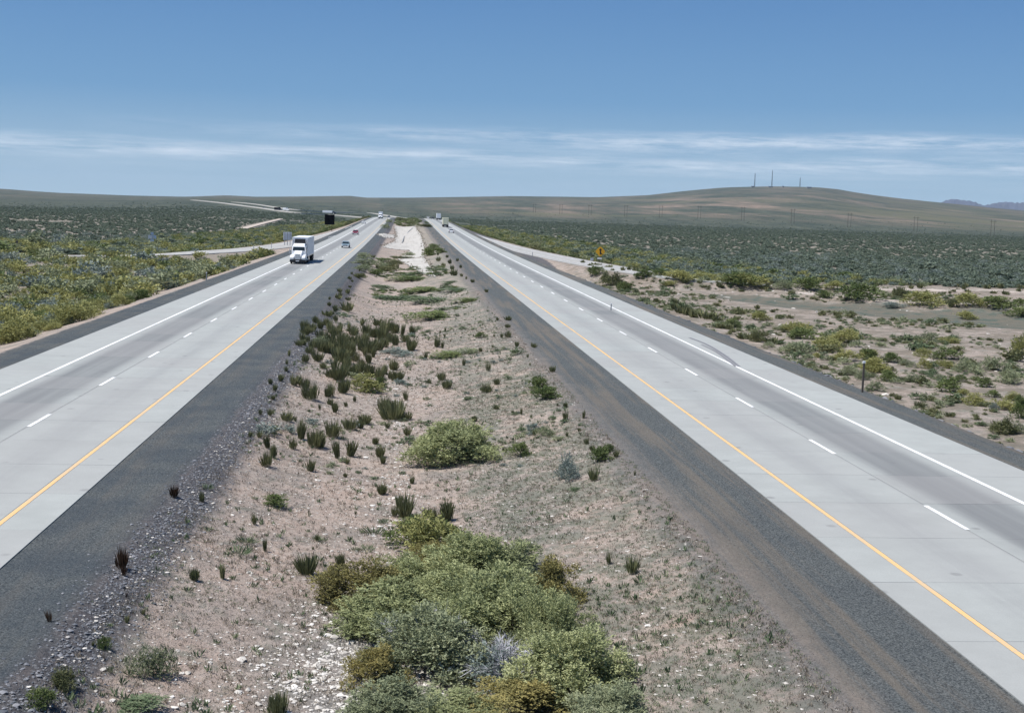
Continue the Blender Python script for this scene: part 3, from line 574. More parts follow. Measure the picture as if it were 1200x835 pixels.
WEED = [rush_mesh('weed_blades', M['brown'], 60+i, 90, .5, .5, 1.0, .05) for i in range(2)]
GREY = [rush_mesh('grey_blades', M['drygreen'], 70+i, 110, .9, .7, 1.0, .035) for i in range(2)]

def place_px(px, py, wpx, hpx, flat=False):
    """real-world spot and size of a plant whose base front, width and height were measured in the photograph"""
    p = at(px, py); dist = float(np.dot(p-np.array([0, 0, EYE]), Fv)); w = wpx*dist/FPX; al = math.atan2(EYE-p[2], math.hypot(p[0], p[1]))
    hv = hpx*dist/FPX; dep = w*.85; h = max((hv-dep*.45*math.sin(al))*1.05, hv*.6); u = np.array([p[0], p[1]])/math.hypot(p[0], p[1])
    if flat: h = hv*.42; dep = min(1.8*w, max(dep, hv*.62/max(.02, math.sin(al))))
    q = p[:2]+u*dep*.42; return np.array([q[0], q[1], float(H(q[0], q[1]))]), w, dep, h, dist
def shrub(px, py, wpx, hpx, style, label, cat='bush', group=None, name=None, lod=None, br=False, twigs=False):
    flat = style == 'mat' or (py < 425 and abs(px-500) < 60 and wpx > 22)
    q, w, dep, h, dist = place_px(px, py, wpx, hpx, flat); b = BUSH[style]; size = w
    lod = lod or ('hi' if b['hi'] and dist < 60 and wpx > 60 else 'mid' if wpx > 10 else 'lo'); var = random.choice(b[lod]); nm = name or {'salt': 'saltbush', 'olive': 'olive_bush', 'sage': 'sagebrush', 'blue': 'sagebrush', 'rabbit': 'rabbitbrush', 'green': 'green_bush', 'mat': 'low_mat_plant', 'dark': 'dark_bush', 'far': 'sagebrush'}[style]
    rz = 0 if flat else random.uniform(0, 6.28)
    if not flat: dep = w
    s = 1.06
    if dist > 80: s = 1.16; h *= .84
    if twigs and px == 580:
        root = empty(nm, q, rz, label, cat, group); link('foliage', BUSH['blue']['mid'][1][0], root, (0, .1*w, -.02), 0, (w*.8, w*.8, h*.75))
        for k_ in range(3): link('dead_twigs', TW[k_ % 2], root, ((k_-1)*.2*w, -.2*w, .1), k_*2.1, (w*1.05, w*1.0, h*1.25))
        return root
    if br or twigs:
        root = empty(nm, q, rz, label, cat, group)
        link('foliage', var[0], root, (0, 0, -.02), 0, (w*s, dep*s*.95, h*1.02))
        if br: link('branches', random.choice(BR), root, (0, 0, 0), 0, (w*s, w*s, h))
        if twigs: link('dead_twigs', random.choice(TW), root, (.08*w, -.22*w, .05*h), 0, (w*1.0, w*.9, h*1.45))
        return root
    o = link(nm, var[0], None, (q[0], q[1], q[2]-.02), rz, (w*s, dep*s*.95, h*1.02)); return tag(o, label, cat, group)
def tuft(px, py, hpx, label, group, kind='rush', w=.62):
    p = at(px, py); dist = float(np.dot(p-np.array([0, 0, EYE]), Fv)); h = hpx*dist/FPX*1.05
    pool = {'rush': RUSH if dist < 110 else RUSHLO, 'weed': WEED, 'grey': GREY}[kind]; h *= random.uniform(.9, 1.25); s = h*w*random.uniform(.65, 1.35)/.5
    o = link('scrub_tuft' if p[0] > 25 else {'rush': 'rush_tuft', 'weed': 'dry_weed', 'grey': 'grey_tuft'}[kind], random.choice(pool), None, p, random.uniform(0, 6.28), (s, s*random.uniform(.75, 1), h)); o.rotation_euler = (random.gauss(0, .09), random.gauss(0, .09), o.rotation_euler[2]); return tag(o, label, {'rush': 'grass tuft', 'weed': 'weed', 'grey': 'grass tuft'}[kind], group)

# ---- the large bush cluster at the bottom
F1 = [(560, 700, 120, 70, 'salt', 'grey-green saltbush in the middle of the upper half of the foreground thicket', 0),
      (420, 718, 88, 58, 'olive', 'olive-yellow bush at the far left corner of the foreground thicket, beside pale rubble', 1),
      (505, 655, 85, 50, 'rabbit', 'bright yellow-green bush at the top tip of the foreground thicket', 0),
      (478, 643, 50, 36, 'green', 'small dark green bush at the upper left edge of the foreground thicket', 0),
      (522, 637, 34, 24, 'green', 'small bright dark-green bush at the top right of the thicket tip', 0),
      (520, 672, 70, 38, 'olive', 'brownish olive bush under the bright bush at the thicket tip', 0),
      (585, 680, 85, 46, 'sage', 'grey-green bush at the upper right of the foreground thicket, left of the rust-coloured one', 0),
      (648, 716, 70, 56, 'olive', 'rusty orange-olive bush sticking out on the upper right of the foreground thicket', 1),
      (645, 772, 78, 74, 'salt', 'green bush with a deep shadow gap on the right flank of the foreground thicket', 1),
      (470, 755, 130, 66, 'salt', 'grey-green bush bulging out on the left flank of the foreground thicket', 1),
      (590, 760, 140, 84, 'salt', 'largest grey-green saltbush at the heart of the foreground thicket', 1),
      (505, 800, 130, 80, 'sage', 'blue-green bush with bare twigs on the lower left of the foreground thicket', 2),
      (580, 812, 105, 64, 'blue', 'grey bush full of dead silvery twigs low in the middle of the thicket', 2),
      (440, 812, 70, 52, 'olive', 'small olive bush at the lower left edge of the foreground thicket', 1),
      (664, 826, 120, 84, 'salt', 'grey-green bush on the lower right slope of the foreground thicket', 0),
      (610, 856, 130, 56, 'olive', 'yellow-olive bush at the bottom centre edge of the picture', 1),
      (710, 862, 84, 58, 'sage', 'blue-green bush at the bottom right end of the foreground thicket', 0),
      (460, 862, 100, 56, 'sage', 'grey-green bush at the bottom left end of the foreground thicket', 0)]
F1 += [(545, 725, 100, 56, 'salt', 'yellow-green saltbush bridging the upper bushes and the heart of the foreground thicket', 0), (475, 705, 80, 50, 'salt', 'grey-green bush just right of the olive corner bush of the thicket', 0), (610, 722, 80, 50, 'sage', 'grey-green bush left of the rusty bush on the thicket right side', 0),
       (556, 772, 110, 62, 'salt', 'grey-green bush below centre of the foreground thicket, above the dead twigs', 0), (680, 800, 60, 56, 'salt', 'outermost grey-green bush on the lower right slope of the thicket', 0), (535, 862, 100, 44, 'salt', 'grey-green bush at the bottom edge between twigs and yellow-olive bush', 0)]
for x, y, w, h, st, lb, f in F1: shrub(x, y, w, h, st, lb, 'bush', None, br=f == 1, twigs=f == 2)
# ---- single bushes of the median
F2 = [(532, 545, 98, 48, 'salt', 'large round grey-green bush alone in the middle of the median', 1), (607, 536, 27, 17, 'green', 'small round dark green bush just right of the large grey-green bush', 0),
      (632, 461, 23, 18, 'green', 'rounded dark green bush by the right gravel shoulder, the rear of two touching', 0), (641, 469, 30, 15, 'green', 'rounded dark green bush by the right gravel shoulder, the front of two touching', 0),
      (664, 565, 29, 30, 'blue', 'blue-green feathery bush standing alone right of the small round bush', 0), (673, 576, 12, 8, 'mat', 'tiny pale green plant under the feathery blue-green bush', 0),
      (640, 512, 22, 12, 'sage', 'low grey bush right of the crest of the large median bush', 0), (704, 542, 24, 18, 'green', 'olive-green bush at the edge of the right gravel shoulder', 0), (713, 530, 12, 10, 'green', 'bright green sprig on top of the bush by the right gravel shoulder', 0),
      (524, 420, 32, 16, 'green', 'bright green flat bush left of a grey one in the middle of the median', 0), (548, 415, 24, 17, 'sage', 'grey-green bush touching the bright green flat bush in the median', 0),
      (503, 376, 50, 22, 'green', 'long spreading green bush in the median above the open ground', 0), (549, 354, 28, 10, 'green', 'flat bright green bush on the right of the far median', 0), (564, 396, 13, 8, 'green', 'small dark green bush right of the far median, left of two tufts', 0),
      (428, 460, 36, 21, 'rabbit', 'leafy light green bush on the near side of the dark rush thicket', 0), (445, 455, 14, 12, 'green', 'small green bush on the right side of the leafy light green bush', 0),
      (324, 595, 29, 16, 'green', 'dark green sprawling shrub on the bare left slope of the median', 0), (501, 499, 8, 5, 'mat', 'tiny green plant left of centre in the median', 0),
      (164, 794, 30, 36, 'sage', 'left half of the twin grey-green bush near the bottom left', 0), (192, 796, 32, 38, 'sage', 'right half of the twin grey-green bush near the bottom left', 0),
      (48, 831, 31, 25, 'green', 'round bright green bush in the bottom left corner', 0), (76, 811, 26, 28, 'dark', 'spiky dark bush just right of the corner bush at bottom left', 0), (122, 762, 15, 16, 'green', 'small pale green bush above the twin bush at bottom left', 0),
      (152, 836, 70, 22, 'mat', 'flat grey-green mat plant at the bottom left edge of the picture', 0), (320, 508, 14, 9, 'green', 'small bright green bush on the left slope above a dark rush clump', 0),
      (376, 406, 22, 14, 'sage', 'pale grey bush at the left of the dark rush thicket', 0), (466, 418, 34, 18, 'blue', 'grey-blue bush at the right of the dark rush thicket', 0),
      (478, 330, 40, 12, 'green', 'dark green flat bush below the end of the drainage chute', 0), (456, 352, 34, 12, 'mat', 'left pale green mat plant in the green patch below the drainage chute', 0), (496, 343, 40, 14, 'green', 'middle green mat plant in the patch below the drainage chute', 0), (505, 356, 44, 15, 'mat', 'nearest mat plant of the green patch below the drainage chute', 0),
      (477, 352, 34, 13, 'mat', 'second mat plant from the left in the green patch below the chute', 0), (527, 332, 17, 7, 'mat', 'blue-green mat plant right of the drainage chute tip', 0), (536, 342, 34, 6, 'mat', 'thin grey-green strip of plants right of the green patch', 0),
      (445, 338, 24, 9, 'mat', 'leftmost low plant of the far green patch in the median', 0), (500, 262, 5, 3, 'green', 'tiny green bush where the median meets the right road crest', 0)]
for x, y, w, h, st, lb, f in F2: shrub(x, y, w, h, st, lb, 'bush', br=f == 1)
for k, (x, y, w, h) in enumerate(sorted([(432, 312, 34, 11), (447, 306, 26, 8), (425, 318, 22, 9), (470, 303, 24, 6), (480, 300, 14, 5), (503, 300, 13, 10), (509, 293, 14, 8), (516, 297, 12, 7), (440, 322, 20, 7), (455, 318, 20, 7), (428, 303, 16, 8), (484, 262, 26, 6), (498, 266, 14, 4), (470, 259, 14, 4), (452, 268, 10, 7), (456, 261, 8, 5), (463, 310, 14, 6), (450, 313, 12, 6), (420, 326, 14, 6)])):
    shrub(x, y, w, h, random.choice(['green', 'sage', 'dark']), f'dark scrubby bush around the pale drainage apron, {ordn[k]} from left', 'bush', 'bushes around the drainage apron', name='scrub_bush')
# ---- upright rush tufts of the median (measured in enlarged tiles)
T = []
def tile(ox, oy, s, L, kind='rush'): T.extend([(ox+a/s, oy+b/s, c/s, kind) for a, b, c in L])
tile(300, 340, 5.965, [(585, 50, 50), (640, 25, 40), (510, 110, 35), (550, 150, 60), (520, 180, 45), (640, 150, 75), (490, 250, 75), (420, 230, 60), (450, 270, 65), (385, 280, 70), (350, 310, 60), (320, 350, 60), (330, 385, 50), (560, 220, 70), (590, 290, 85), (600, 400, 100), (640, 430, 95), (480, 380, 110), (530, 390, 100),
    (720, 420, 90), (790, 440, 110), (850, 420, 100), (870, 350, 110), (900, 400, 100), (910, 300, 90), (945, 290, 95), (770, 310, 95), (740, 250, 65), (680, 300, 75), (650, 290, 70), (855, 250, 65), (830, 330, 90), (975, 300, 85), (975, 385, 80), (1020, 320, 95), (1090, 310, 75), (1040, 360, 55), (1085, 425, 110),
    (560, 480, 100), (600, 500, 100), (550, 560, 100), (580, 630, 110), (620, 560, 100), (670, 600, 90), (720, 590, 95), (780, 600, 95), (840, 610, 95), (435, 500, 85), (500, 440, 95), (345, 505, 70), (465, 550, 60), (520, 610, 60), (790, 510, 90), (960, 560, 95), (900, 590, 85), (940, 620, 75), (990, 635, 75),
    (210, 570, 50), (215, 520, 50), (230, 460, 50), (100, 655, 50), (170, 635, 60), (130, 705, 60), (120, 765, 40), (265, 665, 80), (310, 670, 95), (355, 690, 105), (385, 765, 125), (500, 745, 75), (530, 745, 125), (515, 800, 60), (550, 835, 65), (610, 720, 115), (640, 700, 80), (870, 835, 110), (900, 850, 100), (950, 835, 95), (985, 860, 90), (1050, 770, 85), (690, 780, 50),
    (560, 440, 100), (620, 380, 90), (660, 460, 100), (700, 500, 90), (760, 460, 90), (820, 470, 95), (450, 430, 90), (410, 400, 70), (440, 340, 80), (520, 300, 80), (640, 520, 90), (740, 540, 80), (540, 340, 80), (680, 380, 90), (750, 380, 95), (930, 350, 90), (880, 300, 80), (400, 460, 70), (300, 390, 50)])
tile(480, 340, 5.965, [(30, 310, 60), (10, 420, 95), (190, 400, 92), (228, 405, 60), (250, 290, 32), (245, 328, 32), (215, 300, 18), (288, 360, 18), (445, 325, 22), (590, 325, 18), (642, 333, 36), (690, 330, 56), (685, 262, 30), (685, 210, 36), (612, 212, 26), (748, 395, 42), (865, 400, 36), (580, 400, 20), (825, 470, 32), (840, 525, 26),
    (1000, 570, 52), (495, 430, 42), (380, 530, 62), (115, 478, 55), (150, 470, 20), (550, 565, 78), (225, 630, 78), (135, 650, 36), (260, 690, 82), (535, 715, 78), (610, 660, 52), (1090, 820, 40), (1035, 810, 25), (605, 830, 40), (510, 245, 16), (535, 10, 20)])
tile(280, 470, 5.965, [(150, 95, 48), (215, 100, 60), (335, 140, 95), (395, 140, 50), (435, 265, 145), (75, 250, 50), (145, 255, 60), (205, 330, 105), (240, 395, 115), (195, 455, 120), (380, 335, 80), (525, 320, 150), (575, 325, 100), (545, 310, 130), (655, 250, 125), (690, 400, 130), (780, 385, 130), (755, 440, 60), (565, 60, 40), (635, 20, 30), (670, 80, 80), (750, 40, 50),
    (505, 490, 78), (745, 530, 30), (955, 300, 52), (985, 390, 90), (1005, 435, 60), (1000, 650, 80), (780, 200, 90), (850, 190, 70), (880, 160, 75), (1010, 100, 125), (1050, 120, 110), (1080, 130, 130), (1115, 130, 100), (1175, 130, 60), (1085, 805, 90), (1160, 810, 100), (1120, 720, 75), (815, 790, 32), (1035, 190, 60)])
tile(470, 470, 3.977, [(765, 85, 42), (768, 28, 20), (850, 80, 42), (560, 62, 30), (605, 78, 26), (523, 60, 20), (340, 95, 36), (443, 38, 22), (620, 160, 36), (773, 165, 25), (830, 140, 18), (30, 160, 42), (865, 200, 30), (1000, 260, 42), (890, 230, 30), (900, 370, 60), (50, 385, 52), (15, 540, 110), (35, 530, 80), (118, 540, 62), (152, 558, 66), (213, 558, 92), (205, 560, 80), (968, 758, 72), (1078, 805, 110), (1090, 345, 30), (478, 232, 22)])
tile(100, 540, 3.977, [(1050, 48, 72), (790, 295, 60), (838, 420, 56), (1080, 370, 36), (1062, 412, 20), (508, 555, 66), (640, 550, 80), (1035, 530, 98), (545, 190, 46), (270, 715, 36), (193, 755, 40), (1185, 500, 62)])
tile(100, 540, 3.977, [(412, 168, 62), (418, 165, 50), (170, 500, 100), (180, 535, 60), (190, 635, 36)], 'weed'); tile(0, 560, 3, [(175, 505, 55)], 'weed')
tile(100, 540, 3.977, [(565, 130, 34), (790, 178, 20), (755, 380, 40), (710, 435, 46), (110, 770, 20)], 'grey'); tile(360, 600, 5.965, [(460, 150, 70), (70, 195, 45), (530, 80, 50), (340, 270, 40), (420, 270, 50)], 'grey')
tile(360, 600, 5.965, [(240, 390, 110), (10, 430, 100)]); tile(0, 560, 3, [(980, 830, 90), (960, 815, 60), (325, 590, 20)])
tile(360, 290, 5, [(860, 165, 42), (900, 120, 22), (905, 170, 22), (930, 185, 20), (970, 205, 24), (1050, 262, 26), (850, 130, 28), (770, 80, 25), (820, 60, 20), (765, 45, 20), (760, 160, 25), (715, 45, 50), (740, 20, 30), (262, 158, 20), (250, 188, 20), (265, 202, 16), (250, 236, 20), (190, 262, 26), (237, 268, 26), (180, 300, 30), (240, 310, 26), (130, 306, 22),
    (240, 352, 40), (165, 375, 40), (305, 140, 20), (320, 172, 30), (130, 342, 24), (120, 402, 40), (360, 112, 25), (410, 120, 25), (330, 110, 20), (500, 120, 40), (530, 122, 25), (470, 110, 30), (385, 90, 30), (440, 95, 26), (880, 80, 20), (840, 95, 30), (800, 110, 24), (385, 60, 20)])
TR_ = random.Random(21)
T += [(px+TR_.uniform(-7, 7), py+TR_.uniform(-4, 4), h*TR_.uniform(.75, 1.1), kd) for px, py, h, kd in T if kd == 'rush' and 372 < py < 445 and 345 < px < 472 and h > 9 and TR_.random() < .45]
GR = {}
for px, py, h, kd in T:
    q = at(px, py)
    side = 'on the left gravel edge' if q[0] < -6.3 else 'on the left slope' if q[0] < -2.2 else 'on the median floor' if q[0] < 3.2 else 'on the right slope' if q[0] < 7.2 else 'on the right gravel edge'
    dist = 'level with foreground thicket' if py > 640 else 'level with large round bush' if py > 500 else 'just below rush thicket' if py > 440 else 'lower rush thicket' if py > 408 else 'upper rush thicket' if py > 372 else 'far median'
    GR.setdefault((kd, side, dist), []).append((px, py, h))
for (kd, side, dist), L in GR.items():
    kn = {'rush': 'dark rush tuft', 'weed': 'rust-brown weed', 'grey': 'grey-green tuft'}[kd]; med_h = sorted(q[2] for q in L)[len(L)//2]; parts = [('', L)] if len(L) < 17 else [('tall ', [q for q in L if q[2] >= med_h]), ('short ', [q for q in L if q[2] < med_h])]
    for ad, LL in parts:
        LL.sort()
        for i, (px, py, h) in enumerate(LL):
            lb = f'{ad}{kn} {side}, {dist}' + ('' if len(LL) == 1 or len(LL) > 16 else f', {ordn[i]} from left'); tuft(px, py, h, lb, f'{kn}s {side}, {dist}', kd, {'rush': .62, 'weed': .32, 'grey': .8}[kd])
# ---- bushes right of the road, measured in enlarged tiles
B = []
def btile(ox, oy, s, L): B.extend([(ox+a/s, oy+b/s, c/s, d/s, st) for a, b, c, d, st in L])
btile(680, 290, 5.965, [(110, 200, 110, 70, 'green'), (435, 215, 100, 55, 'green'), (690, 230, 190, 80, 'rabbit'), (880, 230, 170, 55, 'rabbit'), (1110, 280, 200, 100, 'green'), (625, 275, 80, 40, 'rabbit'), (225, 270, 120, 90, 'dark'), (180, 235, 70, 60, 'dark'), (310, 310, 90, 80, 'green'), (1050, 560, 120, 70, 'green'), (560, 200, 90, 60, 'green'), (480, 200, 50, 40, 'dark')])
btile(840, 300, 5.965, [(200, 220, 270, 90, 'rabbit'), (455, 240, 110, 70, 'sage'), (620, 240, 200, 90, 'green'), (755, 295, 100, 60, 'green'), (820, 240, 140, 60, 'rabbit'), (1000, 320, 250, 130, 'green'), (300, 450, 130, 70, 'rabbit'), (440, 440, 60, 35, 'green'), (510, 440, 50, 35, 'dark'), (90, 500, 110, 60, 'sage'),
    (460, 520, 100, 50, 'sage'), (560, 540, 170, 90, 'rabbit'), (610, 580, 200, 90, 'green'), (770, 650, 180, 90, 'rabbit'), (890, 610, 190, 110, 'rabbit'), (540, 680, 200, 90, 'sage'), (700, 710, 60, 40, 'rabbit'), (890, 735, 150, 90, 'rabbit'), (1060, 720, 120, 80, 'green'), (1110, 810, 150, 110, 'rabbit'), (290, 600, 100, 90, 'dark'), (940, 835, 130, 80, 'sage'), (190, 580, 70, 50, 'sage'), (370, 640, 70, 50, 'sage')])
btile(1000, 300, 5.965, [(495, 355, 220, 110, 'rabbit'), (310, 300, 90, 90, 'dark'), (810, 355, 190, 100, 'rabbit'), (1000, 370, 210, 90, 'green'), (1150, 430, 150, 80, 'green'), (790, 440, 120, 65, 'rabbit'), (540, 590, 110, 70, 'sage'), (670, 610, 130, 50, 'rabbit'), (1170, 690, 110, 150, 'rabbit'), (1165, 350, 90, 60, 'green'), (700, 360, 60, 60, 'dark'), (270, 365, 130, 45, 'blue')])
btile(1000, 400, 5.965, [(100, 120, 130, 70, 'rabbit'), (150, 220, 150, 110, 'rabbit'), (270, 150, 130, 80, 'green'), (250, 280, 110, 90, 'green'), (380, 170, 100, 50, 'sage'), (490, 110, 100, 70, 'rabbit'), (500, 190, 80, 90, 'rabbit'), (660, 130, 180, 90, 'green'), (640, 190, 100, 70, 'rabbit'), (800, 220, 160, 110, 'sage'), (990, 210, 180, 110, 'sage'),
    (1120, 300, 200, 120, 'sage'), (435, 290, 130, 80, 'sage'), (340, 280, 60, 40, 'sage'), (665, 360, 150, 120, 'green'), (755, 285, 80, 60, 'green'), (905, 320, 110, 80, 'green'), (770, 375, 70, 50, 'rabbit'), (850, 450, 130, 100, 'rabbit'), (970, 390, 90, 60, 'green'), (1120, 420, 110, 80, 'rabbit'), (1060, 480, 160, 80, 'rabbit'),
    (1170, 540, 110, 150, 'green'), (1040, 650, 160, 110, 'dark'), (160, 350, 110, 80, 'sage'), (60, 270, 90, 80, 'sage'), (1160, 650, 100, 90, 'sage'), (600, 270, 70, 50, 'sage'), (980, 480, 60, 60, 'blue')])
col = {'green': 'green', 'rabbit': 'yellow-green', 'sage': 'grey-green', 'dark': 'dark', 'blue': 'bare grey'}
reg = {}
for b in B:
    x, y = b[0], b[1]
    k = ('on the tan bank beyond the wet flat' if y < 362 and x > 840 else 'near the on-ramp track' if x < 840 and y < 348 else 'between wet flat and road' if y < 432 else 'by the rocky road edge') if not (y > 380 and x > 1185) else 'at the right picture edge'
    reg.setdefault((k, b[4]), []).append(b)
for (k, st), L in reg.items():
    L.sort()
    for i, (x, y, w, h, _) in enumerate(L):
        lb = f'{col[st]} bush {k}, {ordn[min(i, 15)]} such from left' if len(L) > 1 else f'only {col[st]} bush {k}'
        shrub(x, y, w, h, st, lb, 'bush', 'bushes right of the road')
# dark tufts: row along the ramp and along the rocky edge
for L, lb in (([(683, 308.5, 4), (691, 312, 4), (698.5, 311, 4), (713.5, 313.5, 4), (718, 317.5, 4), (730, 317.5, 5), (737, 317, 6), (745.5, 318, 5.5), (754, 317, 5), (768, 321, 5), (780, 322, 6), (791, 324, 6), (803, 326, 6), (812, 327, 5), (832, 329, 5), (850, 331, 5), (868, 332, 5)], 'small dark tuft in the row below the on-ramp edge'),
              ([(746, 345, 6), (757, 353, 6), (769, 354, 5), (790, 357, 8), (797, 367, 10), (804, 369, 10), (812, 372, 11), (824, 372, 9), (831, 374, 8), (841, 377, 8), (868, 395, 7), (874, 397, 8), (790, 362, 8), (819, 368, 9), (785, 360, 6), (735, 341, 6), (728, 338, 6), (855, 386, 7), (905, 402, 8), (925, 412, 8)], 'dark tuft along the rocky foot of the shoulder above the skid marks'),
              ([(1052, 468, 6), (1077, 477, 8), (1095, 483, 7), (1113, 488, 6), (1165, 503, 7), (985, 440, 6), (962, 432, 6)], 'dark tuft on the rocks near the roadside post at right'),
              ([(1078, 402, 7), (1046, 404, 4), (1073, 406, 4), (1090, 405, 4), (1148, 398, 4), (1160, 399, 4), (862, 375, 6), (873, 366, 5), (887, 362, 5), (906, 366, 4), (973, 380, 4), (984, 384, 4)], 'tiny dark tuft on the open flat right of the road')):
    for i, (x, y, h) in enumerate(sorted(L)): tuft(x, y, h, f'{lb}, {ordn[i]} from left', lb.replace('tuft', 'tufts', 1), w=1.2)
for k in range(46):
    x = random.uniform(1010, 1198) if k < 26 else random.uniform(700, 1010); y = random.uniform(333, 346) if k < 26 else random.uniform(326, 345)
    tuft(x, y+(x-1000)*.012, random.uniform(3, 6.5), 'small dark tuft dotted over the pale ground beyond the creek flat', 'small dark tufts beyond the creek flat', w=1.1)
# ---- left scrub field
F3 = [(48, 379, 31, 16, 'green', 'dark green bush nearest the left road edge, widest one there'), (72, 372, 19, 8, 'green', 'low green bush right of the widest dark bush by the left road'), (89, 373, 10, 11, 'dark', 'upright dark bush by the left road, left of a taller one'), (107, 367, 11, 12, 'dark', 'tallest upright dark bush by the left road edge'),
      (42, 388, 8, 8, 'dark', 'small round dark bush on the bare strip at far left'), (124, 360, 23, 16, 'blue', 'blue-grey sagebrush by the left road edge'), (138, 353, 15, 9, 'green', 'green bush right of the blue-grey sagebrush at left'), (18, 388, 20, 12, 'green', 'green bush near the left picture edge beside the gravel'), (6, 393, 12, 14, 'dark', 'dark brown bush at the left picture edge beside the gravel'),
      (240, 328, 6, 9, 'dark', 'dark little bush by the left gravel shoulder below the ramp'), (197, 338, 5, 8, 'dark', 'thin dark bush standing left of the left road shoulder')]
for x, y, w, h, st, lb in F3: shrub(x, y, w, h, st, lb, 'bush', name='roadside_bush')
# dense scrub left of the road: the nearest bushes one by one, the rest massed
def instancer(name, P, sc, protos):
    """one 'stuff' object: real bush meshes instanced on points (position, size, turn)"""
    col_ = bpy.data.collections.new(name+'_plants')
    for i, me in enumerate(protos):
        o = bpy.data.objects.new('plant', me); col_.objects.link(o)
    me = bpy.data.meshes.new(name); me.vertices.add(len(P)); me.vertices.foreach_set('co', P.astype(np.float32).ravel())
    a = me.attributes.new('sc', 'FLOAT_VECTOR', 'POINT'); a.data.foreach_set('vector', sc.astype(np.float32).ravel())
    a = me.attributes.new('rz', 'FLOAT_VECTOR', 'POINT'); rz = np.zeros((len(P), 3), np.float32); rz[:, 2] = rng.uniform(0, 6.28, len(P)); a.data.foreach_set('vector', rz.ravel())
    a = me.attributes.new('pick', 'INT', 'POINT'); a.data.foreach_set('value', rng.integers(0, len(protos), len(P)).astype(np.int32))
    o = bpy.data.objects.new(name, me); C.objects.link(o)
    ng = bpy.data.node_groups.new(name, 'GeometryNodeTree'); ng.interface.new_socket('Geometry', in_out='INPUT', socket_type='NodeSocketGeometry'); ng.interface.new_socket('Geometry', in_out='OUTPUT', socket_type='NodeSocketGeometry')
    gi = ng.nodes.new('NodeGroupInput'); go = ng.nodes.new('NodeGroupOutput'); ip = ng.nodes.new('GeometryNodeInstanceOnPoints'); ci = ng.nodes.new('GeometryNodeCollectionInfo')
    ci.inputs['Collection'].default_value = col_; ci.inputs['Separate Children'].default_value = True; ci.inputs['Reset Children'].default_value = True
    ip.inputs['Pick Instance'].default_value = True
    def na(nm, dt):
        n = ng.nodes.new('GeometryNodeInputNamedAttribute'); n.data_type = dt; n.inputs['Name'].default_value = nm; return n.outputs['Attribute']
    L = ng.links.new; L(gi.outputs[0], ip.inputs['Points']); L(ci.outputs[0], ip.inputs['Instance']); L(na('sc', 'FLOAT_VECTOR'), ip.inputs['Scale']); L(na('rz', 'FLOAT_VECTOR'), ip.inputs['Rotation']); L(na('pick', 'INT'), ip.inputs['Instance Index']); L(ip.outputs[0], go.inputs[0])
    md = o.modifiers.new('plants', 'NODES'); md.node_group = ng; return tag(o, kind='stuff')
def away_from(x, y, P, d): return polydist(x, y, P)[0] > d
n = 5600; Y_ = 60+290*np.sqrt(rng.uniform(0, 1, n)); X_ = -25.5-rng.uniform(0, 1, n)*(Y_*.42-20)
k = (X_ < -26.8+.9*np.sin(Y_*.07)) & (X_ > -.41*Y_-8) & away_from(X_, Y_, RAMP_Ls, 6.5) & away_from(X_, Y_, TRACK_Ls, 5.0) & (wav(X_, Y_, .16, 41)+.35*rng.uniform(-1, 1, n) > -.24)
k &= ~((Y_ > 285) & (rng.uniform(0, 1, n) < .5))
X_, Y_ = X_[k], Y_[k]; dsq = np.hypot(X_, Y_); o_ = np.argsort(dsq); X_, Y_, dsq = X_[o_], Y_[o_], dsq[o_]
kd = rng.uniform(0, 1, len(X_)) + .25*wav(X_, Y_, .06, 42); SZ = rng.lognormal(.55, .38, len(X_)); HT = SZ*rng.uniform(.42, .62, len(X_)); Zs = H(X_, Y_)
cnt = {'rabbit': 0, 'sage': 0, 'green': 0, 'blue': 0}; rest = []
for i in range(len(X_)):
    st = 'rabbit' if kd[i] < .44 else 'sage' if kd[i] < .74 else 'blue' if kd[i] < .86 else 'green'
    lim = {'rabbit': 190, 'sage': 130, 'green': 60, 'blue': 60}[st]
    if cnt[st] < lim:
        cnt[st] += 1; zone = 'by the gravel' if X_[i] > -32 else 'a little back from the gravel' if X_[i] > -42 else 'well back from the road'; zz = 'nearest' if Y_[i] < 95 else 'near' if Y_[i] < 108 else 'middle' if Y_[i] < 122 else 'farther' if Y_[i] < 140 else 'farthest'; sz_ = 'small' if SZ[i] < 1.3 else 'large' if SZ[i] > 1.85 else 'mid-sized'
        lb = f"{sz_} { {'rabbit': 'yellow-green rabbitbrush', 'sage': 'grey-green sagebrush', 'green': 'darker green bush', 'blue': 'blue-grey sagebrush'}[st] } in the {zz} scrub at left, {zone}"
        me = random.choice(BUSH[st]['mid' if dsq[i] < 140 else 'lo'])[0]; o = link({'rabbit': 'rabbitbrush', 'sage': 'sagebrush', 'blue': 'sagebrush', 'green': 'green_bush'}[st], me, None, (X_[i], Y_[i], Zs[i]-.03), random.uniform(0, 6.28), (SZ[i], SZ[i]*random.uniform(.8, 1.1), HT[i])); tag(o, lb, 'bush', lb)
    else: rest.append((X_[i], Y_[i], Zs[i]-.03, SZ[i], HT[i], st))
def mass(name, x, y, s, h, styles, lod='lo'):
    P_ = np.column_stack([x, y, H(x, y)-.04]); instancer(name, P_, np.column_stack([s, s*rng.uniform(.8, 1.15, len(s)), h]), [b[0] for st in styles for b in BUSH[st][lod]])
for st in ('rabbit', 'sage', 'blue', 'green'):
    q = np.array([r[:5] for r in rest if r[5] == st])
    if len(q): mass({'rabbit': 'rabbitbrush_scrub', 'sage': 'sagebrush_scrub', 'blue': 'blue_grey_scrub', 'green': 'green_scrub'}[st], q[:, 0], q[:, 1], q[:, 3], q[:, 4], [st])
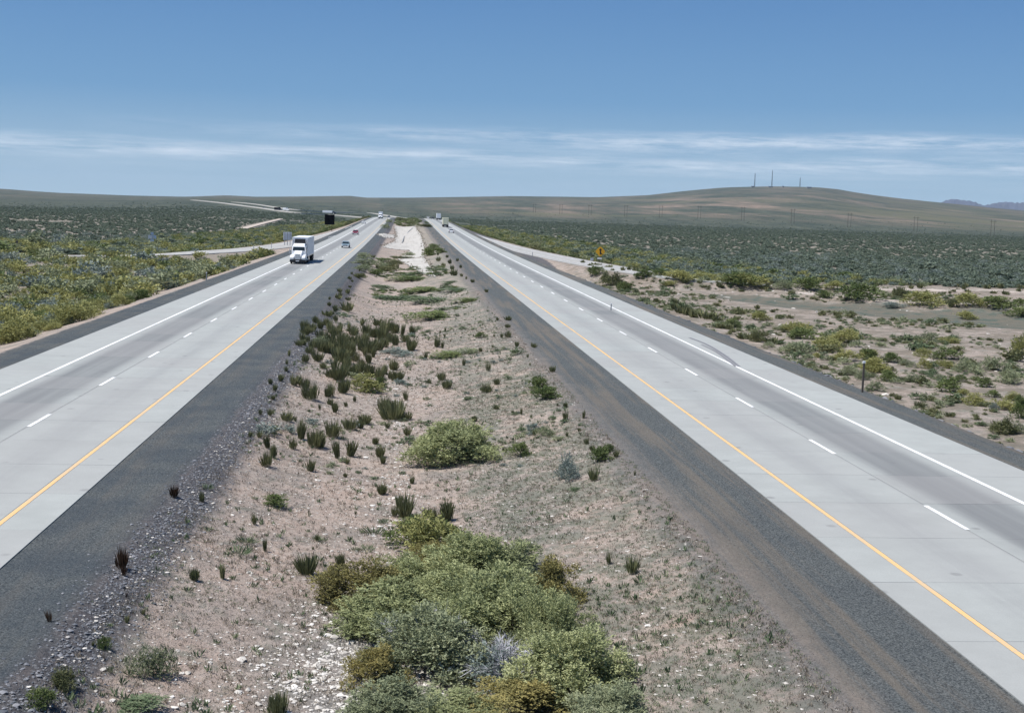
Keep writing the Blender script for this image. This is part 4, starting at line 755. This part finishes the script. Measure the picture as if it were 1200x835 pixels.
# yellow-green belts that follow the embankments further out
def belt(name, n, xf, y0, y1, styles, pw=1.3):
    y = y0+(y1-y0)*rng.uniform(0, 1, n)**pw; x = xf(y, rng.uniform(0, 1, n)); k = away_from(x, y, RAMP_Rs, 6.0) & away_from(x, y, RAMP_Ls, 6) & away_from(x, y, TRACK_Rs, 4.5) & away_from(x, y, TRACK_Ls, 4.5); x, y = x[k], y[k]
    s = rng.lognormal(.42, .3, len(x)); mass(name, x, y, s, s*rng.uniform(.4, .6, len(x)), styles)
belt('right_embankment_scrub', 3000, lambda y, u: 29+u*np.interp(y, [230, 330, 900], [62, 42, 24]) + np.interp(y, [230, 300], [14, 6]), 238, 1000, ['rabbit', 'sage', 'green'])
belt('left_embankment_scrub', 2900, lambda y, u: -(28+u*np.interp(y, [280, 900], [55, 26])+np.interp(y, [270, 330], [14, 4])), 285, 1000, ['rabbit', 'sage', 'green'])
belt('left_edge_dark_scrub', 260, lambda y, u: -(26+u*4), 330, 1000, ['dark', 'green'])
belt('right_edge_dark_scrub', 420, lambda y, u: np.interp(y, [225, 266, 325, 400, 470, 600], [47, 39, 33, 30, 28, 27])+1.5+u*3, 240, 1050, ['dark', 'green'])
belt('crest_median_scrub', 330, lambda y, u: -6+u*13, 640, 1080, ['green', 'sage', 'dark'])
# low scrub right of the road between the creek flat and the shoulder
n = 8200; y = rng.uniform(60, 225, n); x = 28.5+rng.uniform(0, 1, n)**1.3*70; k = (polydist(x, y, CREEK)[0] > creekw(x)*.7) & (wav(x, y, .2, 51)+.3*rng.uniform(-1, 1, n) > .0); x, y = x[k], y[k]; s = rng.lognormal(-.72, .5, len(x)); mass('low_weeds_right_of_road', x, y, s, s*.45, ['sage', 'dark', 'mat'])
n = 1500; y = rng.uniform(128, 225, n); x = rng.uniform(-4.5, 6.5, n); k = (wav(x, y, .12, 55)+.5*rng.uniform(-1, 1, n) > .12) & ((y > 150) | (x > -1)); x, y = x[k], y[k]; s = rng.lognormal(-.45, .4, len(x)); mass('low_green_patches_of_the_median', x, y, s, s*.28, ['mat', 'green', 'mat'])
n = 900; y = rng.uniform(50, 125, n); x = rng.uniform(-6.3, 7.6, n); k = wav(x, y, .35, 56)+.5*rng.uniform(-1, 1, n) > .25; x, y = x[k], y[k]; s = rng.lognormal(-1.0, .4, len(x)); mass('low_grey_weeds_of_the_median', x, y, s, s*.45, ['sage', 'mat', 'blue'])
# the great sagebrush plain, thinning with distance because it is seen edge on
def plainscatter(n, r0, r1, a0, a1):
    r = r0+(r1-r0)*rng.uniform(0, 1, n); a = rng.uniform(a0, a1, n); return r*np.sin(a), r*np.cos(a), r
x, y, r = plainscatter(95000, 235, 2700, -.42, .56)
k = ((x > 46+np.interp(y, [230, 600, 1000], [0, 6, -6])) & (y > np.interp(x, [40, 60, 340], [240, 232, 243])+4)) | ((x < -45) & (y > np.interp(-x, [60, 200], [268, 312])+2)) | ((y > 1150))
k &= ~((np.abs(x) < 34) & (y < 1180)); k &= (wav(x, y, .022, 61)+.6*wav(x, y, .07, 62)+.25*rng.uniform(-1, 1, len(x)) > -.62)
k &= rng.uniform(0, 1, len(x)) < 1-.97*sstep(1200, 2300, r)
for P_, w_ in ((FR[0], 40), (FR[1], 40), (DIRT, 5)): k &= polydist(x, y, P_)[0] > w_
x, y, r = x[k], y[k], r[k]; s = rng.lognormal(.3, .3, len(x)); mass('sagebrush_plain', x, y, s, s*rng.uniform(.36, .5, len(x)), ['far'])
x, y, r = plainscatter(9000, 235, 470, -.42, .56); k = ((x > 52) & (y > np.interp(x, [40, 60, 340], [240, 232, 243])+4)) | ((x < -60) & (y > np.interp(-x, [60, 200], [268, 312])+2)); x, y = x[k], y[k]; s = rng.lognormal(.28, .3, len(x)); mass('near_sagebrush_plain', x, y, s, s*.5, ['far', 'blue'])

# weeds and blown soil along the rims of the pale concrete
pts_ = []
for P_ in EDGE:
    for a, b in zip(P_, np.roll(P_, -1, 0)):
        n_ = int(np.hypot(*(b-a))*.8)+2; t_ = rng.uniform(0, 1, n_)[:, None]; pts_.append(a+(b-a)*t_+rng.normal(size=(n_, 2))*[.45, .9])
pts_ = np.vstack(pts_); APR = np.column_stack([pts_, H(pts_[:, 0], pts_[:, 1])+.05])
# thin dry grass and weeds over the median floor
def tuftlets(name, P, L, mat, seed, per=7, lw=.012, lean=.9):
    n = len(P); r = np.random.default_rng(seed); Q = np.repeat(P, per, 0); Q[:, :2] += r.normal(size=(len(Q), 2))*.035; D = unit(np.stack([r.normal(size=len(Q))*lean*.5, r.normal(size=len(Q))*lean*.5, np.ones(len(Q))], 1)); LL = np.repeat(L, per)*r.uniform(.5, 1.2, len(Q))
    V_, F_ = leaves(Q, D, LL, lw*(1+LL*4), seed); t_ = np.clip(np.repeat(r.uniform(0, 1, n), per)+r.normal(size=len(Q))*.15, 0, 1)
    return tag(link(name, fast_mesh(name, V_, F_, mat, False, {'tint': ('FACE', np.concatenate([t_, t_]))})), kind='stuff')
tuftlets('apron_edge_weeds', APR, rng.uniform(.08, .3, len(APR)), M['dry'], 12, 9, .05)
P1 = scatter(30000, -6.6, 8.5, 20, 110, lambda x, y: np.clip(.5+.7*wav(x, y, .8, 71)+.3*wav(x, y, 2.5, 72), 0, 1), 1.6); tuftlets('dry_grass', P1, rng.uniform(.04, .13, len(P1)), M['dry'], 1)
P1 = scatter(24000, -6.8, 8.6, 20, 150, None, 1.6); tuftlets('fine_dry_litter', P1, rng.uniform(.03, .10, len(P1)), M['dry'], 9, 5)
P1 = scatter(5200, -6.5, 8.2, 24, 160, lambda x, y: np.clip(.3+.8*wav(x, y, .3, 78), 0, 1), 1.3); tuftlets('small_grey_weeds', P1, rng.uniform(.10, .22, len(P1)), M['drygreen'], 10, 12, .02)
P1 = scatter(26000, 0.5, 8.6, 20, 75, lambda x, y: np.clip(.35+.9*wav(x, y, .55, 73)+.3*wav(x, y, 2.1, 74), 0, 1)*sstep(0, 3.5, x), 1.4); tuftlets('green_ground_cover', P1, rng.uniform(.03, .09, len(P1)), M['drygreen'], 2)
P1 = scatter(7000, -7, 0, 20, 40, lambda x, y: np.clip(.1+.9*wav(x, y, .9, 75), 0, 1), 1.0); tuftlets('grey_ground_cover', P1, rng.uniform(.03, .09, len(P1)), M['drygreen'], 3)

# ------------------------------------------------------------------ far mountains
def mountains():
    px = np.array([1060, 1085, 1104, 1110, 1118, 1128, 1136, 1144, 1152, 1158, 1166, 1174, 1182, 1190, 1200, 1230, 1300]); py = np.array([252, 246, 237, 234.5, 233.5, 235, 235.5, 237.5, 241, 240, 238, 236.8, 236.5, 237.5, 237, 239, 246.])
    R = 13500; pts = []
    xs_ = np.linspace(1060, 1300, 90); ys_ = np.interp(xs_, px, py)+.5*np.sin(xs_*.9)+.35*np.sin(xs_*2.3)
    V_ = []; m_ = 8
    for a, b in zip(xs_, ys_):
        d = pxdir(a, b); h_ = math.hypot(d[0], d[1]); d = d/h_; zt = EYE+d[2]*R
        for j in range(m_):
            t_ = j/(m_-1); rr = R-1600*(1-t_)+(90*math.sin(a*1.3+j)); V_.append((d[0]*rr, d[1]*rr, -3+(zt+3)*t_**1.15 + (0 if j in (0, m_-1) else 9*math.sin(a*.8+j*2.1))))
        V_.append((d[0]*(R+1500), d[1]*(R+1500), -3))
    k = m_+1; F_ = [(i*k+j, (i+1)*k+j, (i+1)*k+j+1, i*k+j+1) for i in range(len(xs_)-1) for j in range(k-1)]
    tag(link('mountains', fast_mesh('mountains', V_, F_, plainmat('mountain_rock', (.075, .085, .115), .95, 0, .2, .002), True)), kind='structure')
mountains()

# ------------------------------------------------------------------ masts, huts and power poles
def mast(px, ytop, ybase, label):
    b = at(px, ybase+1.2); dist = math.hypot(b[0], b[1]); h = (ybase-ytop)*dist/FPX+4; t = empty('radio_mast', b, 0, label, 'radio mast', 'radio masts on the hilltop')
    m_ = MB(); w = 2.6
    L = [(w*math.cos(a), w*math.sin(a)) for a in (.5, 2.6, 4.7)]; n = int(h/6)
    for x, y in L: m_.tube((x, y, -1), (x*.5, y*.5, h), .75, .5, 4)
    m_.build('mast_leg', M['mast_steel'], t); c = MB()
    for i in range(n):
        z0, z1 = h*i/n, h*(i+1)/n
        for q in range(3):
            (x0, y0), (x1, y1) = L[q], L[(q+1) % 3]; s0 = 1-.5*i/n; s1 = 1-.5*(i+1)/n; c.tube((x0*s0, y0*s0, z0), (x1*s1, y1*s1, z1), .3, .3, 3)
    c.build('cross_brace', M['mast_steel'], t); MB().tube((0, 0, h*.98), (0, 0, h+6), .5, .3, 4).build('antenna', M['mast_steel'], t)
mast(884.2, 203.8, 218.3, 'left of the three thin radio masts on the hilltop, of middle height'); mast(904.4, 200.5, 218.3, 'tallest radio mast, in the middle of the three on the hilltop'); mast(937.3, 209, 218.6, 'shortest radio mast, rightmost on the hilltop above a dark strip')
def hut(px, py, w, h, label, name='equipment_hut'):
    b = at(px, py); t = empty(name, b, 0, label, 'hut', 'huts on the hilltop'); MB().box(-w/2, w/2, -4, 4, -3, h).build('wall', M['hut_wall'], t); MB().box(-w/2-.5, w/2+.5, -4.5, 4.5, h, h+.8, 0, 3).build('roof', M['mast_steel'], t)
hut(882, 219.6, 14, 6, 'little hut at the foot of the left hilltop mast'); hut(903, 219.6, 20, 5, 'little hut at the foot of the tallest hilltop mast'); hut(917.5, 219.6, 8, 6, 'tiny hut between the tallest and the shortest mast'); hut(948, 220.6, 22, 6, 'dark hut right of the shortest hilltop mast')
def power_pole(px, ybase, ytop, i):
    d = pxdir(px, ybase); d = d/math.hypot(d[0], d[1]); dist = 1000/(.30+.00030*(px-400)); p = np.array([d[0]*dist, d[1]*dist]); z = float(H(p[0], p[1])); dy = ybase-ytop; h = dy*dist/FPX*.95
    lb = f'{ordn[i]} wooden power pole from the right in the row crossing the plain'; t = empty('power_pole', (p[0], p[1], z), 0, lb, 'power pole', 'power poles across the plain')
    MB().tube((-2.4, 0, -1), (-2.4, 0, h), .30, .22, 5).build('pole', M['post_wood'], t); MB().tube((2.4, 0, -1), (2.4, 0, h), .30, .22, 5).build('pole', M['post_wood'], t); MB().box(-5, 5, -.2, .2, h-2.4, h-2.05).build('crossarm', M['post_wood'], t)
for i, (px, yb, yt) in enumerate([(1163, 272, 254), (1073, 267, 249), (995, 266.5, 249), (928.5, 265, 247), (870, 263, 246), (819, 261.5, 245.5), (774, 260.5, 245.5), (733, 259, 245), (691, 258, 245), (657, 257, 245), (626, 256, 245)]): power_pole(px, yb, yt, i)

# ------------------------------------------------------------------ signs and posts
def sign_base(name, x, y, label, group=None): return empty(name, (x, y, float(H(x, y))), 0, label, 'sign', group)
p = at(703, 307.5); t = sign_base('warning_sign', p[0], p[1], 'orange-yellow diamond sign with a black merge arrow beside the on-ramp'); dist = p[1]
hh = 12.6*dist/FPX; cz = 13*dist/FPX-.02; r = 6.4*dist/FPX; ang = .05
def diamond(r, c, th, y): return [(0, y, c+r), (r, y, c), (0, y, c-r), (-r, y, c)]
mb = MB(); q = .16*r
oct_ = [(q, r-q), (r-q, q), (r-q, -q), (q, -r+q), (-q, -r+q), (-r+q, -q), (-r+q, q), (-q, r-q)]
def plate(mb, pts, y0, y1): n = len(pts); return mb.add([(a, y0, b) for a, b in pts]+[(a, y1, b) for a, b in pts], [tuple(range(n)), tuple(range(2*n-1, n-1, -1))]+[(i, i+n, (i+1) % n+n, (i+1) % n) for i in range(n)])
plate(mb, [(a, cz+b) for a, b in oct_], -.02, .02).build('sign_panel', M['sign_yellow'], t)
ink = MB(); plate(ink, [(-.09*r, cz-.55*r), (.13*r, cz-.55*r), (.13*r, cz+.25*r), (.30*r, cz+.25*r), (.02*r, cz+.62*r), (-.26*r, cz+.25*r), (-.09*r, cz+.25*r)], -.035, -.024)
plate(ink, [(.13*r, cz-.18*r), (.13*r, cz-.38*r), (.34*r, cz-.56*r), (.44*r, cz-.44*r)], -.035, -.024); ink.build('merge_arrow', M['sign_ink'], t)
MB().tube((0, .06, -.5), (0, .06, cz+.4*r), .06).build('post', M['post_wood'], t); MB().box(-.5*r, .3*r, -.03, .01, cz-1.42*r, cz-1.12*r).build('lower_plate', M['cap_white'], t)
p = at(693.5, 306.5); t = sign_base('small_sign', p[0], p[1], 'small pale sign back on a short post left of the yellow diamond sign'); s = p[1]/FPX
MB().box(-1.8*s, 1.8*s, -.02, .02, 1.4*s, 4.4*s).build('sign_panel', M['sign_back'], t); MB().tube((0, .05, -.3), (0, .05, 4*s), .05).build('post', M['post_wood'], t)
def back_sign(x, y, w, h, z0, mat, label, nleg, name='road_sign', ribs=True):
    t = sign_base(name, x, y, label); gz = 0; MB().box(-w/2, w/2, -.03, .03, z0, z0+h).build('sign_panel', M[mat], t)
    for i in range(nleg):
        xx = -w/2+w*(i+.5)/nleg; MB().box(xx-.07, xx+.07, -.16, -.035, -.5, z0+h*.95).build('post', M['post_steel' if mat != 'sign_black' else 'sign_black'], t)
    if ribs:
        for j in range(3): MB().box(-w/2+.1, w/2-.1, -.034-.05, -.034, z0+h*(.18+.3*j), z0+h*(.18+.3*j)+.08).build('stiffener', M[mat], t)
    return t
def xat(px, Y, py=260):          # lateral position seen at a picture column for a given distance
    d = pxdir(px, py); return d[0]/d[1]*Y
Yb = 455; xb = xat(386.2, Yb); zb = float(H(xb, Yb)); d = pxdir(386.2, 263.2); z0 = EYE+d[2]/d[1]*Yb-zb
back_sign(xb, Yb, 11.3*Yb/FPX, 11.6*Yb/FPX, z0, 'sign_black', 'large square sign seen from behind as solid black, left of the left road', 2, 'guide_sign', False)
Yb = 305; xb = xat(336.8, Yb, 285); zb = float(H(xb, Yb)); d = pxdir(336.8, 281.2); z0 = EYE+d[2]/d[1]*Yb-zb
back_sign(xb, Yb, 9.4*Yb/FPX, 9.2*Yb/FPX, z0, 'sign_back', 'pale grey back of a square sign on posts just behind the truck, by the off-ramp', 3, 'guide_sign')
p = at(178.3, 290.5); t = sign_base('route_sign', p[0], p[1], 'pale blue-grey cluster of small sign backs on one post in the left scrub'); s = p[1]/FPX
MB().tube((0, .06, -.4), (0, .06, 17*s), .07).build('post', M['post_steel'], t); MB().box(-1.6*s, 1.6*s, -.02, .02, 15*s, 18*s).build('top_plate', M['sign_blue'], t); MB().box(-4.6*s, -.2*s, -.02, .02, 10.5*s, 14.6*s).build('shield_plate', M['sign_back'], t); MB().box(.2*s, 4.6*s, -.02, .02, 10.5*s, 14.6*s).build('shield_plate', M['sign_blue'], t); MB().box(-2*s, 2*s, -.02, .02, 6.6*s, 10*s).build('lower_plate', M['sign_blue'], t)
def post(px, py, hpx, w, label, mat='post_wood', cap=True, group='roadside posts'):
    p = at(px, py); dist = math.hypot(p[0], p[1]); h = hpx*dist/FPX; t = empty('marker_post', p, 0, label, 'post', group); MB().box(-w, w, -w*.7, w*.7, -.3, h-.12).build('post', M[mat], t)
    if cap: MB().box(-w*1.3, w*1.3, -w, w, h-.12, h).build('cap', M['cap_white'], t)
post(1010.5, 459.5, 36, .05, 'dark leaning-height marker post with a white cap on the rocky edge of the right road'.replace('leaning-height ', 'thin '))
for x, y, h, lb in [(242, 328, 9, 'thin marker post on the left gravel shoulder below the ramp'), (318, 291.5, 7, 'thin post on the near side of the off-ramp, left of the grey sign back'), (297, 294, 6, 'thin post by the near edge of the off-ramp, left of two others'), (624, 301, 6, 'thin post in the gravel gore of the on-ramp'), (716, 364, 9, 'thin post on the right gravel shoulder under the yellow sign')]: post(x, y, h, .05, lb, 'post_steel')
post(20, 291, 9, .22, 'short dark thick post by the pale track at far left', 'post_wood', False)

# ------------------------------------------------------------------ vehicles (front faces -Y in local space)
def wheel(parent, x, y, r, w, rim='chrome', dual=0):
    mb = MB(); n = 18; ring = []
    prof = [(-w/2, r*.62), (-w/2, r*.93), (-w*.36, r), (w*.36, r), (w/2, r*.93), (w/2, r*.62)]
    for i in range(n):
        a = 6.2832*i/n
        for px, rr in prof: ring.append((px, rr*math.cos(a), rr*math.sin(a)))
    k = len(prof); F_ = [(i*k+j, ((i+1) % n)*k+j, ((i+1) % n)*k+j+1, i*k+j+1) for i in range(n) for j in range(k-1)]
    wh = empty('wheel', (x, y, r), 0); wh.parent = parent
    mb.add(ring, F_).build('tyre', M['tyre'], wh)
    mb = MB().tube((-w*.42, 0, 0), (w*.42, 0, 0), r*.63, n=14); mb.tube((-w*.5, 0, 0), (w*.5, 0, 0), r*.2, n=8); mb.build('rim', M[rim], wh)
def truck(x, y, face, label, group, color='white_paint', trailer=13.5, reefer=True, roof=True, tr_mat='trailer_white', yaw=0.0, z=None, scale=1.0, front_dark=False):
    """tractor and box trailer; face=-1 drives towards the camera, +1 away"""
    z0 = float(zroad(y)) if z is None else z
    t = empty('semi_truck', (x, y, z0+.01), (0 if face < 0 else math.pi)+yaw, label, 'truck', group); t.scale = (scale,)*3; W2 = 1.24
    # tractor: y from 0 (bumper) to 6.6
    hood = MB().prism_x([(.25, .75), (.12, 1.15), (.3, 1.62), (1.9, 2.0), (2.3, 2.05), (2.3, .75)], -.62, .62, [0, 0, .06, .04, 0, 0]); hood.build('hood', M[color], t, bevel=.05)
    fen = MB(); 
    for s in (-1, 1): fen.prism_x([(.15, .55), (.1, 1.0), (.3, 1.28), (1.6, 1.42), (2.2, 1.3), (2.2, .9), (1.75, .9), (1.6, 1.1), (1.0, 1.12), (.75, .85), (.7, .55)], s*.62 if s > 0 else -1.18, 1.18 if s > 0 else -.62)
    fen.build('fender', M[color], t, bevel=.03)
    MB().box(-.42, .42, .05, .14, .72, 1.55, .03).build('grille', M['chrome'], t)
    bm = MB().box(-1.22, 1.22, -.12, .14, .32, .66); bm.build('bumper', M['black_plastic' if face < 0 else 'chrome'], t, bevel=.04); MB().box(-.26, .26, -.14, -.125, .42, .56).build('number_plate', M['cap_white'], t)
    for s in (-1, 1): MB().box(s*.82-.2, s*.82+.2, .03, .12, .78, .98).build('headlight', M['lamp_lens'], t)
    cab = MB().prism_x([(2.2, .7), (2.2, 1.95), (2.55, 2.72), (4.6, 2.78), (4.6, .7)], -1.13, 1.13, [0, 0, .12, .08, 0]); cb = cab.build('cab', M[color], t, bevel=.05)
    MB().add([(-.98, 2.215, 2.02), (.98, 2.215, 2.02), (.9, 2.5, 2.62), (-.9, 2.5, 2.62), (-.98, 2.26, 2.02), (.98, 2.26, 2.02), (.9, 2.54, 2.62), (-.9, 2.54, 2.62)], [(0, 1, 2, 3), (7, 6, 5, 4), (0, 4, 5, 1), (1, 5, 6, 2), (2, 6, 7, 3), (3, 7, 4, 0)]).build('windshield', M['glass_dark'], t)
    for s in (-1, 1):
        MB().box(s*1.14-.015, s*1.14+.015, 2.55, 3.35, 1.75, 2.5, 0, .1).build('side_window', M['glass_dark'], t)
        MB().box(s*1.42-.06, s*1.42+.06, 2.35, 2.45, 1.55, 2.3).build('mirror', M['chrome'], t)
        MB().tube((s*1.05, 4.72, .9), (s*1.05, 4.72, 3.6), .08, n=8).build('exhaust_stack', M['chrome'], t)
        MB().tube((s*.95, 3.0, .6), (s*.95, 4.3, .6), .3, n=10).build('fuel_tank', M['chrome'], t)
    if roof: MB().prism_x([(2.6, 2.74), (2.75, 2.95), (3.3, 3.12), (4.55, 3.12), (4.55, 2.74)], -.95, .95, [0, .08, .1, .08, 0]).build('roof_fairing', M[color], t, bevel=.04)
    MB().box(-.45, .45, .4, 7.0, .45, .72).build('chassis', M['underbody'], t)
    for s in (-1, 1):
        wheel(t, s*1.05, 1.18, .5, .28)
        for yy in (5.35, 6.6): wheel(t, s*.95, yy, .5, .52)
    # trailer
    y0 = 5.0; y1 = y0+trailer
    MB().box(-W2-.03, W2+.03, y0, y1, 1.12, 4.08).build('trailer_box', M[tr_mat], t, bevel=.03)
    MB().box(-W2-.05, W2+.05, y0+.01, y1-.01, 1.06, 1.2).build('trailer_rail', M['chrome'], t)
    if reefer: MB().box(-.86, .86, y0-.42, y0-.002, 2.35, 3.82, .04, .06).build('cooling_unit', M['black_plastic'], t, bevel=.05)
    MB().box(-.35, .35, y0+1.5, y1-.3, .75, 1.05).build('trailer_frame', M['underbody'], t); MB().box(-1.2, 1.2, y1-.15, y1-.05, .5, .62).build('rear_guard', M['underbody'], t)
    for s in (-1, 1):
        MB().box(s*.6-.012, s*.6+.012, y1+.001, y1+.03, 1.2, 4.0).build('door_bar', M['chrome'], t); MB().box(s*1.0-.12, s*1.0+.12, y1+.001, y1+.04, 1.22, 1.32).build('tail_light', M['red_lens'], t)
        for yy in (y1-2.3, y1-1.05): wheel(t, s*.95, yy, .5, .52)
        MB().box(s*.55-.08, s*.55+.08, y0+2.6, y0+2.8, .15, 1.06).build('landing_leg', M['underbody'], t)
        MB().box(s*.95-.3, s*.95+.3, y1-.45, y1-.42, .25, 1.0).build('mud_flap', M['black_plastic'], t)
    return t
def car(x, y, face, label, color, group, wagon=False, z=None, yaw=0.0, pickup=False):
    z0 = float(zroad(y)) if z is None else z; t = empty('pickup_truck' if pickup else 'car', (x, y, z0+.01), (0 if face < 0 else math.pi)+yaw, label, 'car', group); L = 5.0
    low = [(.0, .35), (-.02, .55), (.08, .72), (1.25, .88), (4.0, .92), (4.9, .86), (5.0, .6), (4.95, .35)]
    MB().prism_x(low, -.88, .88, [.08, .05, .06, .03, .03, .06, .08, .1]).build('body', M[color], t, bevel=.05)
    gh = [(1.3, .87), (1.95, 1.36), (3.2, 1.40), (3.3 if pickup else 4.55 if wagon else 3.75, 1.34), (3.45 if pickup else 4.85 if wagon else 4.35, .9)]
    MB().prism_x(gh, -.8, .8, [0, .14, .15, .14, 0]).build('cabin_glass', M['glass_dark'], t, bevel=.03)
    g2 = [(1.93, 1.35), (2.05, 1.42), (3.15, 1.45), (gh[3][0]-.02, gh[3][1]+.03), (gh[3][0]-.05, gh[3][1]-.03)]; MB().prism_x(g2, -.67, .67, [0]*5).build('roof', M[color], t, bevel=.02)
    pl = MB()
    for s in (-1, 1):
        for (ya, za), (yb, zb) in (((1.32, .88), (1.96, 1.38)), ((2.75, .9), (2.75, 1.42)), ((gh[4][0]-.03, .9), (gh[3][0]-.03, 1.36))): pl.tube((s*.8, ya, za), (s*.665, yb, zb), .035, n=4)
    pl.build('pillar', M[color], t)
    MB().box(-.85, .85, -.1, .02, .34, .5).build('bumper', M['chrome'], t, bevel=.03); MB().box(-.85, .85, 4.94, 5.06, .34, .5).build('bumper', M['chrome'], t, bevel=.03); MB().box(-.45, .45, -.03, .0, .5, .66).build('grille', M['black_plastic'], t); MB().box(-.16, .16, -.125, -.105, .36, .46).build('number_plate', M['cap_white'], t)
    for s in (-1, 1):
        MB().box(s*.66-.14, s*.66+.14, -.04, .05, .52, .66).build('headlight', M['lamp_lens'], t); MB().box(s*.66-.15, s*.66+.15, 4.97, 5.02, .62, .78).build('tail_light', M['red_lens'], t); MB().box(s*.95-.08, s*.95+.08, 1.65, 1.75, .9, 1.02).build('mirror', M[color], t)
        for yy in (.95, 3.95): wheel(t, s*.78, yy, .32, .2)
    return t
onc = 'traffic coming towards the viewer on the left road'; awy = 'traffic driving away on the right road'; fr_ = 'traffic on the distant bend of the freeway'
truck(-16.85, 206.5, -1, 'white semi truck with a dark cooling unit, nearest vehicle, on the left road', onc)
car(-13.35, 292.5, -1, 'pale blue-grey car coming on behind the nearest truck in the passing lane', 'blue_car', onc)
car(-15.9, 415, -1, 'dark maroon car coming down the left road', 'maroon_car', onc)
car(xat(426, 600), 600, -1, 'white car coming down the outer lane of the left road, beyond the maroon car', 'white_paint', onc, wagon=True)
truck(xat(445.6, 800), 800, -1, 'distant white semi truck near the crest of the left road', onc, reefer=False)
car(xat(455.5, 860), 860, -1, 'dark car just over the crest of the left road, right of the distant white truck', 'dark_car', onc)
truck(xat(512.5, 850), 833, 1, 'white box trailer truck driving over the crest of the right road', awy, tr_mat='white_paint')
car(xat(506.5, 880), 872, 1, 'dark car beside the white trailer at the crest of the right road', 'dark_car', awy, wagon=True)
car(xat(501.3, 905), 900, 1, 'small white car at the crest of the right road, leftmost one', 'white_paint', awy)
truck(xat(520.5, 600), 590, 1, 'cream-coloured truck driving away, second from the crest on the right road', awy, color='cream_paint', tr_mat='cream_paint', trailer=9.0)
car(xat(528.5, 480), 478, 1, 'white car driving away nearest the viewer on the right road', 'white_paint', awy)
def far_vehicle(fn, px, py, yaw, *a, **k):
    p = at(px, py); return fn(p[0], p[1], -1, *a, z=p[2]+.6, yaw=yaw, **k)
far_vehicle(truck, 329.5, 247.6, .5, 'black truck on the distant bend of the freeway, left of a white one', fr_, color='sign_black', tr_mat='sign_black', reefer=False)
far_vehicle(truck, 338.5, 248, .6, 'white truck on the distant bend of the freeway, right of a black one', fr_, trailer=8.0, reefer=False)
far_vehicle(car, 310, 244.6, .5, 'dark car on the distant bend of the freeway, left of both trucks', 'dark_car', fr_, wagon=True)
far_vehicle(truck, 394, 251.2, 1.2, 'white truck with a dark cab seen above the black sign', fr_, color='dark_car', reefer=False)

# ------------------------------------------------------------------ air
hz = bpy.data.materials.new('air_haze'); hz.use_nodes = True; t = hz.node_tree; t.nodes.clear(); oo = N(t, 'ShaderNodeOutputMaterial'); pv = N(t, 'ShaderNodeVolumePrincipled')
pv.inputs['Density'].default_value = 2.2e-5; pv.inputs['Color'].default_value = (.62, .80, 1.0, 1); pv.inputs['Anisotropy'].default_value = .0; t.links.new(pv.outputs[0], oo.inputs['Volume'])
zlo = float(min(GZ.min(), -4))-1
tag(MB().box(-15400, 15400, -1900, 16400, zlo, 330).build('haze', hz), kind='stuff')
